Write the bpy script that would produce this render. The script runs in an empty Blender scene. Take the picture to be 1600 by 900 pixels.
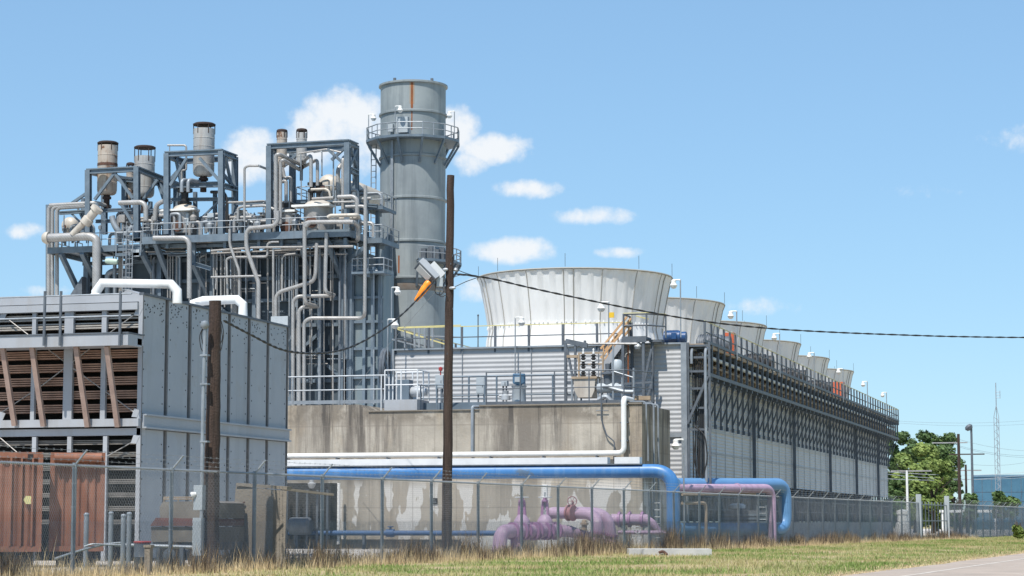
import bpy, math, random
import numpy as np
from mathutils import Vector, Matrix
R = math.radians
random.seed(7); rng = np.random.default_rng(7)
S = bpy.context.scene
COL = S.collection

# ------------------------------------------------------------------ camera, sky, sun, exposure
F = 3400.0
PITCH = math.atan(365.0 / F)
YAW = math.atan(979.0 / F)
EYE = 1.2
cam = bpy.data.cameras.new('camera'); camo = bpy.data.objects.new('camera', cam); COL.objects.link(camo)
camo.location = (0, 0, EYE); camo.rotation_euler = (math.pi / 2 + PITCH, 0, YAW)
cam.lens = 36.0 * F / 1600.0; cam.sensor_width = 36.0; cam.clip_start = 0.5; cam.clip_end = 20000
S.camera = camo
FW = Vector((-math.sin(YAW) * math.cos(PITCH), math.cos(YAW) * math.cos(PITCH), math.sin(PITCH)))
RT = Vector((math.cos(YAW), math.sin(YAW), 0))
UP = RT.cross(FW)
def ray(px, py): return (FW * F + RT * (px - 800) + UP * (450 - py)).normalized()
C0 = Vector((0, 0, EYE))
def atY(px, py, Y): d = ray(px, py); return C0 + d * (Y / d.y)
def atX(px, py, X): d = ray(px, py); return C0 + d * (X / d.x)
def atZ(px, py, Z): d = ray(px, py); return C0 + d * ((Z - EYE) / d.z)
def atD(px, py, D):
    d = ray(px, py); h = d.dot(Vector((-math.sin(YAW), math.cos(YAW), 0))); return C0 + d * (D / h)

SUN_EL = R(60)
sv = (RT * -0.40 + Vector((-math.sin(YAW), math.cos(YAW), 0)) * -0.92).normalized()   # towards the sun, level
SUN_DIR = Vector((sv.x * math.cos(SUN_EL), sv.y * math.cos(SUN_EL), math.sin(SUN_EL)))
sun = bpy.data.lights.new('sun', 'SUN'); suno = bpy.data.objects.new('sun', sun); COL.objects.link(suno)
sun.energy = 4.2; sun.angle = R(0.5); sun.color = (1.0, 0.95, 0.87)
suno.rotation_euler = SUN_DIR.to_track_quat('Z', 'Y').to_euler()
suno.location = (0, 0, 60)
S.view_settings.view_transform = 'Standard'; S.view_settings.look = 'None'
S.view_settings.gamma = 1; S.view_settings.use_curve_mapping = False
S.view_settings.exposure = 0.45

W = bpy.data.worlds.new('World'); S.world = W; W.use_nodes = True
def build_world():
    nt = W.node_tree; nt.nodes.clear(); N = nt.nodes.new; L = nt.links.new
    out = N('ShaderNodeOutputWorld'); bg = N('ShaderNodeBackground'); L(bg.outputs[0], out.inputs[0])
    bg.inputs['Strength'].default_value = 0.12
    sky = N('ShaderNodeTexSky'); sky.sky_type = 'NISHITA'; sky.sun_disc = False
    sky.sun_elevation = SUN_EL; sky.sun_rotation = math.atan2(SUN_DIR.x, SUN_DIR.y)
    sky.altitude = 0; sky.air_density = 1.0; sky.dust_density = 0.0; sky.ozone_density = 4.0
    tint = N('ShaderNodeMix'); tint.data_type = 'RGBA'; tint.blend_type = 'MULTIPLY'; tint.inputs[0].default_value = 1
    gm = N('ShaderNodeGamma'); gm.inputs[1].default_value = 0.55; L(sky.outputs[0], gm.inputs[0]); L(gm.outputs[0], tint.inputs[6]); tint.inputs[7].default_value = (1.21, 1.65, 2.0, 1)
    tc = N('ShaderNodeTexCoord')
    def math_(op, a, b=None, clamp=False):
        n = N('ShaderNodeMath'); n.operation = op; n.use_clamp = clamp
        for i, v in enumerate((a, b)):
            if v is None: continue
            if isinstance(v, (int, float)): n.inputs[i].default_value = v
            else: L(v, n.inputs[i])
        return n.outputs[0]
    def vmath(op, a, b):
        n = N('ShaderNodeVectorMath'); n.operation = op
        for i, v in enumerate((a, b)):
            if isinstance(v, (tuple, Vector)): n.inputs[i].default_value = tuple(v)
            else: L(v, n.inputs[i])
        return n
    d = tc.outputs['Generated']
    def noise(scale, detail, rough=0.55):
        n = N('ShaderNodeTexNoise'); n.inputs['Scale'].default_value = scale; n.inputs['Detail'].default_value = detail
        n.inputs['Roughness'].default_value = rough; L(d, n.inputs['Vector']); return n.outputs[0]
    n1 = noise(38, 6, 0.6); n2 = noise(150, 5, 0.6)
    clouds = [(550,190,95,56,1),(490,210,66,50,.95),(600,225,80,70,1),(415,240,66,42,.85),(370,262,36,26,.5),(775,233,66,26,1),(715,200,36,40,.9),
              (735,255,30,22,.7),(828,296,56,17,.8),(932,337,66,17,.85),(800,390,66,23,.9),(970,395,40,8,.4),(45,362,36,13,.5),(738,452,34,20,.6),
              (80,455,50,10,.45),(1185,478,40,9,.12),(1585,215,40,14,.15),(1460,300,50,8,.08)]
    tot = None
    for (px, py, a, b, s) in clouds:
        c = ray(px, py)
        off = vmath('SUBTRACT', d, c).outputs[0]
        rx = vmath('DOT_PRODUCT', off, RT * (F / a)).outputs[1]
        uy = vmath('DOT_PRODUCT', off, UP * (F / b)).outputs[1]
        # clouds are flatter below: push the underside in
        r2 = math_('ADD', math_('MULTIPLY', rx, rx), math_('MULTIPLY', uy, uy))
        m = math_('MULTIPLY', math_('SUBTRACT', 1.0, r2), s)
        # only in the forward hemisphere
        tot = m if tot is None else math_('MAXIMUM', tot, m)
    nz = math_('ADD', math_('MULTIPLY', math_('SUBTRACT', n1, 0.5), 2.3), math_('MULTIPLY', math_('SUBTRACT', n2, 0.5), 1.1))
    dens = math_('ADD', tot, nz)
    mr = N('ShaderNodeMapRange'); mr.interpolation_type = 'SMOOTHSTEP'; L(dens, mr.inputs[0])
    mr.inputs[1].default_value = -0.12; mr.inputs[2].default_value = 0.95; mr.inputs[3].default_value = 0; mr.inputs[4].default_value = 0.93
    fade = math_('MULTIPLY', mr.outputs[0], math_('MULTIPLY', math_('ADD', tot, 0.75), 1.25, True), True)
    mix = N('ShaderNodeMix'); mix.data_type = 'RGBA'; L(fade, mix.inputs[0]); L(tint.outputs[2], mix.inputs[6])
    mix.inputs[7].default_value = (5.7, 5.85, 6.0, 1)
    L(mix.outputs[2], bg.inputs['Color'])
build_world()

# ------------------------------------------------------------------ materials
MATS = {}
def M(name, c1, c2=None, rough=0.6, metal=0.0, scale=3.0, detail=5, streak=None, streak_amt=0.5, streak_scale=2.0, bump=0.0, bump_scale=20.0,
      lo=0.35, hi=0.65, spots=None, spots_scale=6.0, spots_at=0.68, spec=0.5, coat=0.0, rings=None, stretch=(1, 1, 1)):
    if name in MATS: return MATS[name]
    m = bpy.data.materials.new(name); m.use_nodes = True; nt = m.node_tree; N = nt.nodes.new; L = nt.links.new
    b = nt.nodes['Principled BSDF']
    b.inputs['Roughness'].default_value = rough; b.inputs['Metallic'].default_value = metal
    b.inputs['Specular IOR Level'].default_value = spec
    if coat: b.inputs['Coat Weight'].default_value = coat
    geo = N('ShaderNodeNewGeometry'); pos = geo.outputs['Position']
    def mapped(sc):
        mp = N('ShaderNodeMapping'); L(pos, mp.inputs[0]); mp.inputs['Scale'].default_value = sc; return mp.outputs[0]
    def noise(vec, s, dt=5, ro=0.6):
        n = N('ShaderNodeTexNoise'); n.inputs['Scale'].default_value = s; n.inputs['Detail'].default_value = dt
        n.inputs['Roughness'].default_value = ro; L(vec, n.inputs['Vector']); return n.outputs[0]
    def ramp(v, a, c):
        r = N('ShaderNodeMapRange'); r.inputs[1].default_value = a; r.inputs[2].default_value = c; r.clamp = True; L(v, r.inputs[0]); return r.outputs[0]
    def mixc(f, a, c):
        x = N('ShaderNodeMix'); x.data_type = 'RGBA'; L(f, x.inputs[0])
        for i, v in ((6, a), (7, c)):
            if isinstance(v, tuple): x.inputs[i].default_value = (*v[:3], 1)
            else: L(v, x.inputs[i])
        return x.outputs[2]
    c2 = c2 or tuple(min(1, x * 0.78) for x in c1)
    col = mixc(ramp(noise(mapped(stretch), scale, detail), lo, hi), c1, c2)
    if streak:
        sn = noise(mapped((streak_scale, streak_scale, streak_scale * 0.06)), 1.0, 6, 0.65)
        f = N('ShaderNodeMath'); f.operation = 'MULTIPLY'; L(ramp(sn, 0.5, 0.72), f.inputs[0]); f.inputs[1].default_value = streak_amt
        col = mixc(f.outputs[0], col, streak)
    if spots:
        col = mixc(ramp(noise(pos, spots_scale, 6, 0.65), spots_at, spots_at + 0.06), col, spots)
    if rings:
        wv = N('ShaderNodeTexWave'); wv.wave_type = 'BANDS'; wv.bands_direction = 'DIAGONAL'; wv.inputs['Scale'].default_value = rings
        wv.inputs['Distortion'].default_value = 0; L(pos, wv.inputs['Vector'])
        f = N('ShaderNodeMath'); f.operation = 'MULTIPLY'; L(ramp(wv.outputs[1], 0.9, 0.98), f.inputs[0]); f.inputs[1].default_value = 0.45
        col = mixc(f.outputs[0], col, tuple(x * 0.35 for x in c1))
    L(col, b.inputs['Base Color'])
    if bump:
        bp = N('ShaderNodeBump'); bp.inputs['Strength'].default_value = bump; bp.inputs['Distance'].default_value = 0.05
        L(noise(pos, bump_scale, 4), bp.inputs['Height']); L(bp.outputs[0], b.inputs['Normal'])
    MATS[name] = m; return m

galv   = M('galvanised_steel', (.34,.37,.40), (.25,.28,.31), .5, .35, 2.5, streak=(.16,.16,.16), streak_amt=.3)
galvd  = M('weathered_steel_dark', (.135,.155,.18), (.09,.105,.125), .6, .2, 3)
tube_shade  = M('finned_tube_shaded', (.22,.20,.18), (.15,.14,.125), .7, .1, 2.5)  # grey finned tube with the lower louvre bank's shade put into the colour
bluest = M('blue_grey_steel', (.16,.205,.25), (.11,.15,.19), .55, .1, 1.2, streak=(.1,.1,.1), streak_amt=.35)
casing = M('boiler_casing', (.075,.105,.13), (.055,.078,.10), .6, .1, .35, streak=(.04,.05,.06), streak_amt=.5, streak_scale=1.2)
casing2= M('duct_casing_light', (.19,.245,.275), (.145,.195,.225), .6, .1, .3, streak=(.30,.29,.24), streak_amt=.5, streak_scale=.8)
stackm = M('stack_plate', (.295,.33,.34), (.225,.255,.27), .6, .1, .35, streak=(.14,.165,.18), streak_amt=.85, streak_scale=1.1)
rustst = M('rust_streak', (.30,.10,.035), (.19,.07,.03), .9, 0, 2)
lag    = M('pipe_lagging', (.40,.395,.39), (.32,.315,.31), .45, .25, 1.4, streak=(.22,.2,.18), streak_amt=.4, rings=2.2)
lagd   = M('pipe_lagging_dull', (.36,.345,.33), (.28,.265,.25), .5, .2, 1.4, rings=2.2)
cream  = M('vessel_lagging', (.58,.53,.46), (.46,.42,.37), .5, .1, 1.2, streak=(.28,.2,.14), streak_amt=.5)
silenc = M('silencer_shell', (.44,.44,.43), (.36,.36,.36), .55, .1, .9, streak=(.23,.17,.13), streak_amt=.45, streak_scale=3)
silrust= M('silencer_shell_rusty', (.50,.46,.41), (.40,.33,.27), .6, .1, .9, streak=(.24,.12,.06), streak_amt=.8, streak_scale=3, spots=(.16,.07,.035), spots_scale=.9, spots_at=.6)
rust   = M('rusty_iron', (.13,.06,.04), (.07,.04,.03), .9, 0, 3)
capm   = M('dark_rusty_cap', (.055,.035,.032), (.035,.025,.022), .9, 0, 3)
black  = M('black_rubber', (.02,.02,.022), (.03,.03,.03), .6)
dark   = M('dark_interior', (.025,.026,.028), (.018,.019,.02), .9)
white  = M('white_paint', (.78,.78,.76), (.70,.70,.68), .4, 0, 2, streak=(.5,.48,.45), streak_amt=.3)
whitep = M('white_pipe_paint', (.66,.68,.70), (.58,.60,.62), .45, 0, 2)
cool   = M('fibreglass_stack', (.81,.82,.82), (.75,.76,.76), .55, 0, .5, streak=(.50,.50,.485), streak_amt=.5, streak_scale=1.8, lo=.3, hi=.7)
coolse = M('stack_seam', (.36,.35,.32), (.30,.29,.26), .7)
sheet  = M('corrugated_sheet', (.47,.475,.485), (.42,.425,.435), .55, .05, .6, streak=(.33,.33,.33), streak_amt=.35)
sheet2 = M('siding_panels', (.52,.525,.535), (.465,.47,.48), .55, .05, .5, streak=(.34,.32,.29), streak_amt=.4)
wood   = M('creosote_wood', (.07,.044,.034), (.028,.018,.014), .9, 0, 3, stretch=(9,9,.5), detail=8, streak=(.12,.09,.07), streak_amt=.4, streak_scale=9, bump=.6, bump_scale=25, lo=.3, hi=.7)
timber = M('weathered_timber', (.40,.31,.22), (.30,.23,.16), .85, 0, 3)
panel  = M('grey_painted_panel', (.37,.395,.42), (.325,.35,.38), .5, .1, .5, streak=(.27,.285,.30), streak_amt=.6, bump=.35, bump_scale=1.3, spots=(.33,.34,.35), spots_scale=.8, spots_at=.58)
panelf = M('grey_painted_beam', (.40,.415,.44), (.35,.365,.39), .5, .1, .8, streak=(.3,.27,.24), streak_amt=.4)
tubes  = M('finned_tube_brown', (.42,.255,.18), (.28,.165,.115), .6, .1, 2.5)
tubeg  = M('finned_tube_grey', (.44,.41,.37), (.33,.30,.27), .6, .1, 2.5)
brownst= M('brown_strut', (.38,.27,.22), (.29,.2,.165), .7, 0, 3)
orange = M('container_orange', (.29,.125,.075), (.20,.08,.045), .7, 0, 1.6, streak=(.13,.06,.04), streak_amt=.6, streak_scale=4, spots=(.45,.22,.14), spots_scale=3)
bluep  = M('blue_pipe_paint', (.06,.20,.45), (.045,.165,.39), .4, 0, 1.2, streak=(.22,.34,.48), streak_amt=.4, streak_scale=3, spots=(.10,.16,.24), spots_scale=1.1, spots_at=.60)
blued  = M('dark_blue_pipe_paint', (.05,.12,.27), (.04,.1,.22), .5)
bluel  = M('light_blue_pipe_paint', (.13,.28,.50), (.11,.25,.46), .45, 0, 1)
purp   = M('purple_pipe_paint', (.47,.33,.45), (.385,.265,.375), .6, 0, 2.2, streak=(.28,.17,.25), streak_amt=.5, streak_scale=4, spots=(.52,.42,.48), spots_scale=5, spots_at=.62)
purpd  = M('purple_valve_paint', (.36,.19,.34), (.29,.15,.27), .5, 0, 2)
yell   = M('yellow_rail_paint', (.68,.60,.26), (.56,.5,.22), .5)
motorb = M('blue_motor_paint', (.02,.075,.20), (.018,.06,.16), .4)
motorg = M('grey_blue_motor', (.10,.20,.30), (.08,.15,.24), .45)
orng   = M('orange_plastic', (.95,.30,.02), (.85,.25,.02), .4)
redor  = M('orange_red_paint', (.60,.14,.06), (.5,.11,.05), .5)
glassl = M('lamp_glass', (.75,.76,.76), (.68,.69,.7), .15)
lamps  = M('lamp_casting', (.46,.48,.50), (.40,.42,.44), .45, .2)
boxg   = M('grey_cabinet', (.42,.46,.49), (.36,.40,.43), .5, .05, 2)
porc   = M('white_ceramic', (.75,.74,.72), (.7,.69,.67), .25)
barkm  = M('bark', (.12,.09,.065), (.07,.05,.04), .95, 0, 6)
barr   = M('concrete_weathered', (.25,.22,.18), (.195,.17,.14), .95, 0, .9, streak=(.20,.175,.15), streak_amt=.6, streak_scale=2.5, bump=.35)
cslab  = M('concrete_pale', (.52,.52,.50), (.42,.42,.41), .9, 0, 2, spots=(.2,.2,.2), spots_scale=4, bump=.3)
red    = M('red_paint', (.42,.05,.05), (.35,.04,.04), .5)
gravel = M('pale_gravel', (.60,.56,.51), (.48,.44,.40), .95, 0, 8, bump=.6, bump_scale=30)
road_m = M('road_surface', (.42,.345,.285), (.33,.275,.23), .95, 0, .6, detail=8, spots=(.46,.41,.35), spots_scale=1.3, spots_at=.6, bump=.4, bump_scale=30)
wirem  = M('fence_wire', (.31,.325,.33), (.24,.255,.26), .4, .45, 2)
fencep = M('fence_post_steel', (.25,.285,.31), (.19,.22,.245), .5, .35, 3)
leafm  = M('tree_leaves', (.10,.165,.045), (.05,.095,.028), .7, 0, .45, lo=.35, hi=.65)
leafl  = M('tree_leaves_light', (.215,.275,.062), (.12,.18,.04), .7, 0, .6)
weedm  = M('dry_weeds', (.40,.30,.18), (.22,.16,.10), .95, 0, 1.3, lo=.4, hi=.6)
weedd  = M('dark_weeds', (.13,.095,.065), (.08,.06,.042), .95, 0, 2)
bglass = M('blue_glass', (.075,.175,.25), (.05,.125,.19), .2, 0, .25, spec=.6)
strawm = M('straw_tufts', (.66,.53,.32), (.48,.37,.21), .95, 0, 1.3, lo=.4, hi=.6)

def ground_like(name, tan, green, brown, rough=1.0):
    m = M(name, tan, green, rough, 0, .22, detail=7, lo=.44, hi=.56, spots=brown, spots_scale=.5, spots_at=.60, bump=.5, bump_scale=12, spec=.1)
    return m
lawn_g = ground_like('lawn_ground', (.40,.315,.19), (.22,.23,.085), (.33,.235,.15))
lawn_b = ground_like('lawn_blades', (.41,.365,.18), (.18,.255,.07), (.45,.34,.2))

def concrete_wall_material():
    m = bpy.data.materials.new('stained_concrete'); m.use_nodes = True; nt = m.node_tree; N = nt.nodes.new; L = nt.links.new
    b = nt.nodes['Principled BSDF']; b.inputs['Roughness'].default_value = .95; b.inputs['Specular IOR Level'].default_value = .15
    pos = N('ShaderNodeNewGeometry').outputs['Position']
    def nz(scv, det=6, ro=.6):
        mp = N('ShaderNodeMapping'); mp.inputs['Scale'].default_value = scv; L(pos, mp.inputs[0])
        n = N('ShaderNodeTexNoise'); n.inputs['Scale'].default_value = 1; n.inputs['Detail'].default_value = det; n.inputs['Roughness'].default_value = ro
        L(mp.outputs[0], n.inputs['Vector']); return n.outputs[0]
    def rp(v, a, c, o1=0., o2=1.):
        r = N('ShaderNodeMapRange'); r.inputs[1].default_value = a; r.inputs[2].default_value = c; r.inputs[3].default_value = o1; r.inputs[4].default_value = o2; L(v, r.inputs[0]); return r.outputs[0]
    def mx(f, a, c):
        x = N('ShaderNodeMix'); x.data_type = 'RGBA'; L(f, x.inputs[0])
        for i, v in ((6, a), (7, c)):
            if isinstance(v, tuple): x.inputs[i].default_value = (*v, 1)
            else: L(v, x.inputs[i])
        return x.outputs[2]
    def mul(a, c):
        n = N('ShaderNodeMath'); n.operation = 'MULTIPLY'; L(a, n.inputs[0])
        if isinstance(c, float): n.inputs[1].default_value = c
        else: L(c, n.inputs[1])
        return n.outputs[0]
    sep = N('ShaderNodeSeparateXYZ'); L(pos, sep.inputs[0]); z = sep.outputs[2]
    col = mx(rp(nz((.55,.55,.6), 7, .65), .36, .64), (.47,.425,.36), (.33,.30,.255))
    col = mx(mul(rp(nz((.5,.5,.22), 5, .6), .5, .62), .55), col, (.45,.355,.245))             # ochre patches
    big = rp(nz((.16,.16,.05), 3), .40, .52)
    col = mx(mul(mul(rp(nz((1.1,1.1,.09), 7, .72), .43, .56), big), .85), col, (.17,.15,.13))   # drip stains, only in places
    col = mx(mul(rp(nz((3.5,3.5,.2), 6), .54, .72), .45), col, (.60,.55,.47))                  # pale lime runs
    edge = rp(z, 5.35, 5.75)
    col = mx(mul(mul(rp(nz((.9,.9,.8), 6, .65), .36, .50), edge), .8), col, (.19,.165,.135))    # dirt band below the coping
    up = rp(z, 3.6, 5.8)
    col = mx(mul(mul(rp(nz((2.1,2.1,.13), 7, .7), .50, .57), mul(up, big)), .9), col, (.09,.082,.075))
    low = rp(z, 3.1, 2.6)
    col = mx(mul(low, .6), col, (.37,.335,.285))
    strokes = mul(rp(nz((1.5,1.5,.5), 3, .5), .535, .55), low)
    col = mx(mul(strokes, .85), col, (.64,.63,.61))                                            # pale patched strokes low down
    for d_, sc_ in (('X', .31), ('Z', .26)):
        ln = N('ShaderNodeTexWave'); ln.wave_type = 'BANDS'; ln.bands_direction = d_; ln.inputs['Scale'].default_value = sc_; L(pos, ln.inputs['Vector'])
        col = mx(mul(rp(ln.outputs[1], .988, .998), .35), col, (.2,.175,.15))
    L(col, b.inputs['Base Color'])
    bp = N('ShaderNodeBump'); bp.inputs['Strength'].default_value = .4; bp.inputs['Distance'].default_value = .04; L(nz((9,9,9)), bp.inputs['Height']); L(bp.outputs[0], b.inputs['Normal'])
    return m
conc = concrete_wall_material()

# ------------------------------------------------------------------ mesh helpers
class MB:
    def __init__(s): s.v = []; s.f = []
    def add(s, vs, fs):
        o = len(s.v); s.v.extend([tuple(x) for x in vs]); s.f.extend([tuple(i + o for i in f) for f in fs]); return s
    def box(s, a, b):
        x0, x1 = sorted((a[0], b[0])); y0, y1 = sorted((a[1], b[1])); z0, z1 = sorted((a[2], b[2]))
        return s.add([(x0,y0,z0),(x1,y0,z0),(x1,y1,z0),(x0,y1,z0),(x0,y0,z1),(x1,y0,z1),(x1,y1,z1),(x0,y1,z1)],
                     [(0,3,2,1),(4,5,6,7),(0,1,5,4),(1,2,6,5),(2,3,7,6),(3,0,4,7)])
    def beam(s, p, q, w, h=None):
        h = h or w; p = Vector(p); q = Vector(q); d = (q - p).normalized()
        ref = Vector((0,0,1)) if abs(d.z) < .95 else Vector((0,1,0))
        a = d.cross(ref).normalized() * (w / 2); c = a.cross(d).normalized() * (h / 2)
        vs = [p-a-c, p+a-c, p+a+c, p-a+c, q-a-c, q+a-c, q+a+c, q-a+c]
        return s.add(vs, [(0,1,2,3),(7,6,5,4),(0,4,5,1),(1,5,6,2),(2,6,7,3),(3,7,4,0)])
    def hbeam(s, p, q, w, h=None, t=None):
        """an I-section: two flanges and a web"""
        h = h or w; t = t or w * .14; p = Vector(p); q = Vector(q); d = (q - p).normalized()
        ref = Vector((0,0,1)) if abs(d.z) < .95 else Vector((0,1,0))
        a = d.cross(ref).normalized(); c = a.cross(d).normalized()
        s.beam(p + c*(h/2 - t/2), q + c*(h/2 - t/2), w, t); s.beam(p - c*(h/2 - t/2), q - c*(h/2 - t/2), w, t)
        return s.beam(p, q, t, h - 2*t)
    def tube(s, pts, r, n=10, fillet=0.0, fs=5):
        pts = [Vector(p) for p in pts]
        if fillet > 0 and len(pts) > 2:
            o = [pts[0]]
            for i in range(1, len(pts) - 1):
                a = pts[i-1] - pts[i]; c = pts[i+1] - pts[i]
                k = min(fillet, a.length * .48, c.length * .48)
                p0 = pts[i] + a.normalized() * k; p2 = pts[i] + c.normalized() * k
                for j in range(fs + 1):
                    t = j / fs; o.append(p0*(1-t)**2 + pts[i]*(2*t*(1-t)) + p2*t**2)
            o.append(pts[-1]); pts = o
        q = [pts[0]]
        for p in pts[1:]:
            if (p - q[-1]).length > 1e-5: q.append(p)
        pts = q
        if len(pts) < 2: return s
        d0 = (pts[1] - pts[0]).normalized()
        ref = Vector((0,0,1)) if abs(d0.z) < .9 else Vector((0,1,0))
        nx = d0.cross(ref).normalized(); vs = []; fc = []; m = len(pts)
        for i, p in enumerate(pts):
            if i == 0: d = d0
            elif i == m - 1: d = (pts[i] - pts[i-1]).normalized()
            else: d = ((pts[i] - pts[i-1]).normalized() + (pts[i+1] - pts[i]).normalized()).normalized()
            nx = (nx - d * nx.dot(d)).normalized(); ny = d.cross(nx)
            rr = r[i] if isinstance(r, (list, tuple)) else r
            for k in range(n):
                t = 2 * math.pi * k / n; vs.append(p + nx * (rr * math.cos(t)) + ny * (rr * math.sin(t)))
        for i in range(m - 1):
            for k in range(n):
                k2 = (k + 1) % n; fc.append((i*n+k, i*n+k2, (i+1)*n+k2, (i+1)*n+k))
        fc.append(tuple(range(n))[::-1]); fc.append(tuple((m-1)*n + k for k in range(n)))
        return s.add(vs, fc)
    def lathe(s, c, prof, n=32, axis=(0,0,1), ripple=None):
        ax = Vector(axis).normalized(); ref = Vector((1,0,0)) if abs(ax.x) < .9 else Vector((0,1,0))
        a = (ref - ax * ref.dot(ax)).normalized(); b = ax.cross(a); c = Vector(c); vs = []; fc = []
        for (r, z) in prof:
            for k in range(n):
                t = 2 * math.pi * k / n; rr = r + (ripple(k, n) if ripple else 0)
                vs.append(c + ax * z + a * (rr * math.cos(t)) + b * (rr * math.sin(t)))
        for i in range(len(prof) - 1):
            for k in range(n):
                k2 = (k + 1) % n; fc.append((i*n+k, i*n+k2, (i+1)*n+k2, (i+1)*n+k))
        if prof[0][0] > 1e-4: fc.append(tuple(range(n))[::-1])
        if prof[-1][0] > 1e-4: fc.append(tuple((len(prof)-1)*n + k for k in range(n)))
        return s.add(vs, fc)
    def open_lathe(s, c, prof, n=32, ripple=None):
        vs = []; fc = []; c = Vector(c)
        for (r, z) in prof:
            for k in range(n):
                t = 2 * math.pi * k / n; rr = r + (ripple(k, n) if ripple else 0)
                vs.append(c + Vector((rr * math.cos(t), rr * math.sin(t), z)))
        for i in range(len(prof) - 1):
            for k in range(n):
                k2 = (k + 1) % n; fc.append((i*n+k, i*n+k2, (i+1)*n+k2, (i+1)*n+k))
        return s.add(vs, fc)
    def ring(s, c, Rr, r, axis=(0,0,1), n=28, m=6):
        ax = Vector(axis).normalized(); ref = Vector((1,0,0)) if abs(ax.x) < .9 else Vector((0,1,0))
        a = (ref - ax * ref.dot(ax)).normalized(); b = ax.cross(a); c = Vector(c); vs = []; fc = []
        for i in range(n):
            t = 2*math.pi*i/n; rad = a*math.cos(t) + b*math.sin(t)
            for j in range(m):
                u = 2*math.pi*j/m; vs.append(c + rad*(Rr + r*math.cos(u)) + ax*(r*math.sin(u)))
        for i in range(n):
            for j in range(m):
                i2 = (i+1) % n; j2 = (j+1) % m; fc.append((i*m+j, i2*m+j, i2*m+j2, i*m+j2))
        return s.add(vs, fc)
    def prism(s, poly, y0, y1):
        """polygon in XZ extruded along Y"""
        n = len(poly); vs = [(x, y0, z) for x, z in poly] + [(x, y1, z) for x, z in poly]
        fs = [tuple(range(n)), tuple(range(2*n-1, n-1, -1))] + [(i, i+n, (i+1) % n + n, (i+1) % n) for i in range(n)]
        return s.add(vs, fs)

ORG = {}
def mesh_obj(name, mb, m, org, smooth=True):
    me = bpy.data.meshes.new(name)
    o3 = Vector(org)
    me.from_pydata([(v[0]-o3.x, v[1]-o3.y, v[2]-o3.z) for v in mb.v], [], mb.f); me.update()
    me.materials.append(m)
    if smooth:
        me.polygons.foreach_set('use_smooth', [True] * len(me.polygons)); me.set_sharp_from_angle(angle=R(38))
    o = bpy.data.objects.new(name, me); COL.objects.link(o); return o
def tag(o, label, cat, group=None):
    o['label'] = label; o['category'] = cat
    if group: o['group'] = group
    return o
def thing(name, label, cat, loc, group=None):
    o = bpy.data.objects.new(name, None); COL.objects.link(o); o.location = Vector(loc); o.empty_display_size = .3
    ORG[o.name] = Vector(loc); return tag(o, label, cat, group)
def part(name, mb, m, parent, smooth=True, label=None):
    org = ORG[parent.name]; o = mesh_obj(name, mb, m, org, smooth); o.parent = parent; ORG[o.name] = org
    if label: o['label'] = label
    return o
def single(name, label, cat, mb, m, loc, group=None):
    o = mesh_obj(name, mb, m, loc); o.location = Vector(loc); return tag(o, label, cat, group)
def struct(name, mb, m, kind='structure'):
    o = mesh_obj(name, mb, m, (0,0,0)); o['kind'] = kind; return o
def dup(root, loc, label=None, group=None):
    r = root.copy(); COL.objects.link(r); r.location = Vector(loc)
    if label: r['label'] = label
    if group: r['group'] = group
    def rec(src, dst):
        for ch in list(src.children):
            c = ch.copy(); COL.objects.link(c); c.parent = dst; rec(ch, c)
    rec(root, r); return r
def copy_part(o, off, parent):
    c = o.copy(); COL.objects.link(c); c.parent = parent; c.location = o.location + Vector(off)
    for ch in list(o.children):
        d = ch.copy(); COL.objects.link(d); d.parent = c
    return c
def rail(pts, h=1.07, r=.03, step=1.6, mid=True, mids=1):
    mb = MB(); pts = [Vector(p) for p in pts]
    for i in range(len(pts) - 1):
        a, b = pts[i], pts[i+1]
        mb.tube([a + Vector((0,0,h)), b + Vector((0,0,h))], r, 6)
        for q in range(mids): mb.tube([a + Vector((0,0,h*(q+1)/(mids+1))), b + Vector((0,0,h*(q+1)/(mids+1)))], r*.85, 6)
        n = max(1, round((b - a).length / step))
        for k in range(n + (1 if i == len(pts) - 2 else 0)):
            p = a.lerp(b, k / n); mb.tube([p, p + Vector((0,0,h))], r, 6)
    return mb
# ------------------------------------------------------------------ ground
FA = atZ(115, 903, 0); FB = atZ(1435, 844.5, 0)
fdir = (FB - FA); fdir.z = 0; fdir.normalize(); fnor = Vector((fdir.y, -fdir.x, 0))      # fnor points to the road side
def fence_pt(px, off=0.0):
    """point at ground on the fence line under picture column px"""
    d = ray(px, 815); d = Vector((d.x, d.y, 0)); p0 = FA + fnor * off
    # C0 + d t = p0 + fdir s
    A = Matrix(((d.x, -fdir.x), (d.y, -fdir.y))); s = A.inverted() @ Vector((p0.x, p0.y))
    return Vector((d.x * s[0], d.y * s[0], 0))
def quad(mb, a, b, c, d): mb.add([a, b, c, d], [(0, 1, 2, 3)])
g = MB(); quad(g, (-3000,-300,0), (3000,-300,0), (3000,6000,0), (-3000,6000,0)); struct('ground', g, lawn_g, 'structure')
RA = atZ(1285, 902, 0); RB = atZ(1605, 863, 0)
rdir = (RB - RA); rdir.z = 0; rdir.normalize(); rnor = Vector((rdir.y, -rdir.x, 0))
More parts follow.
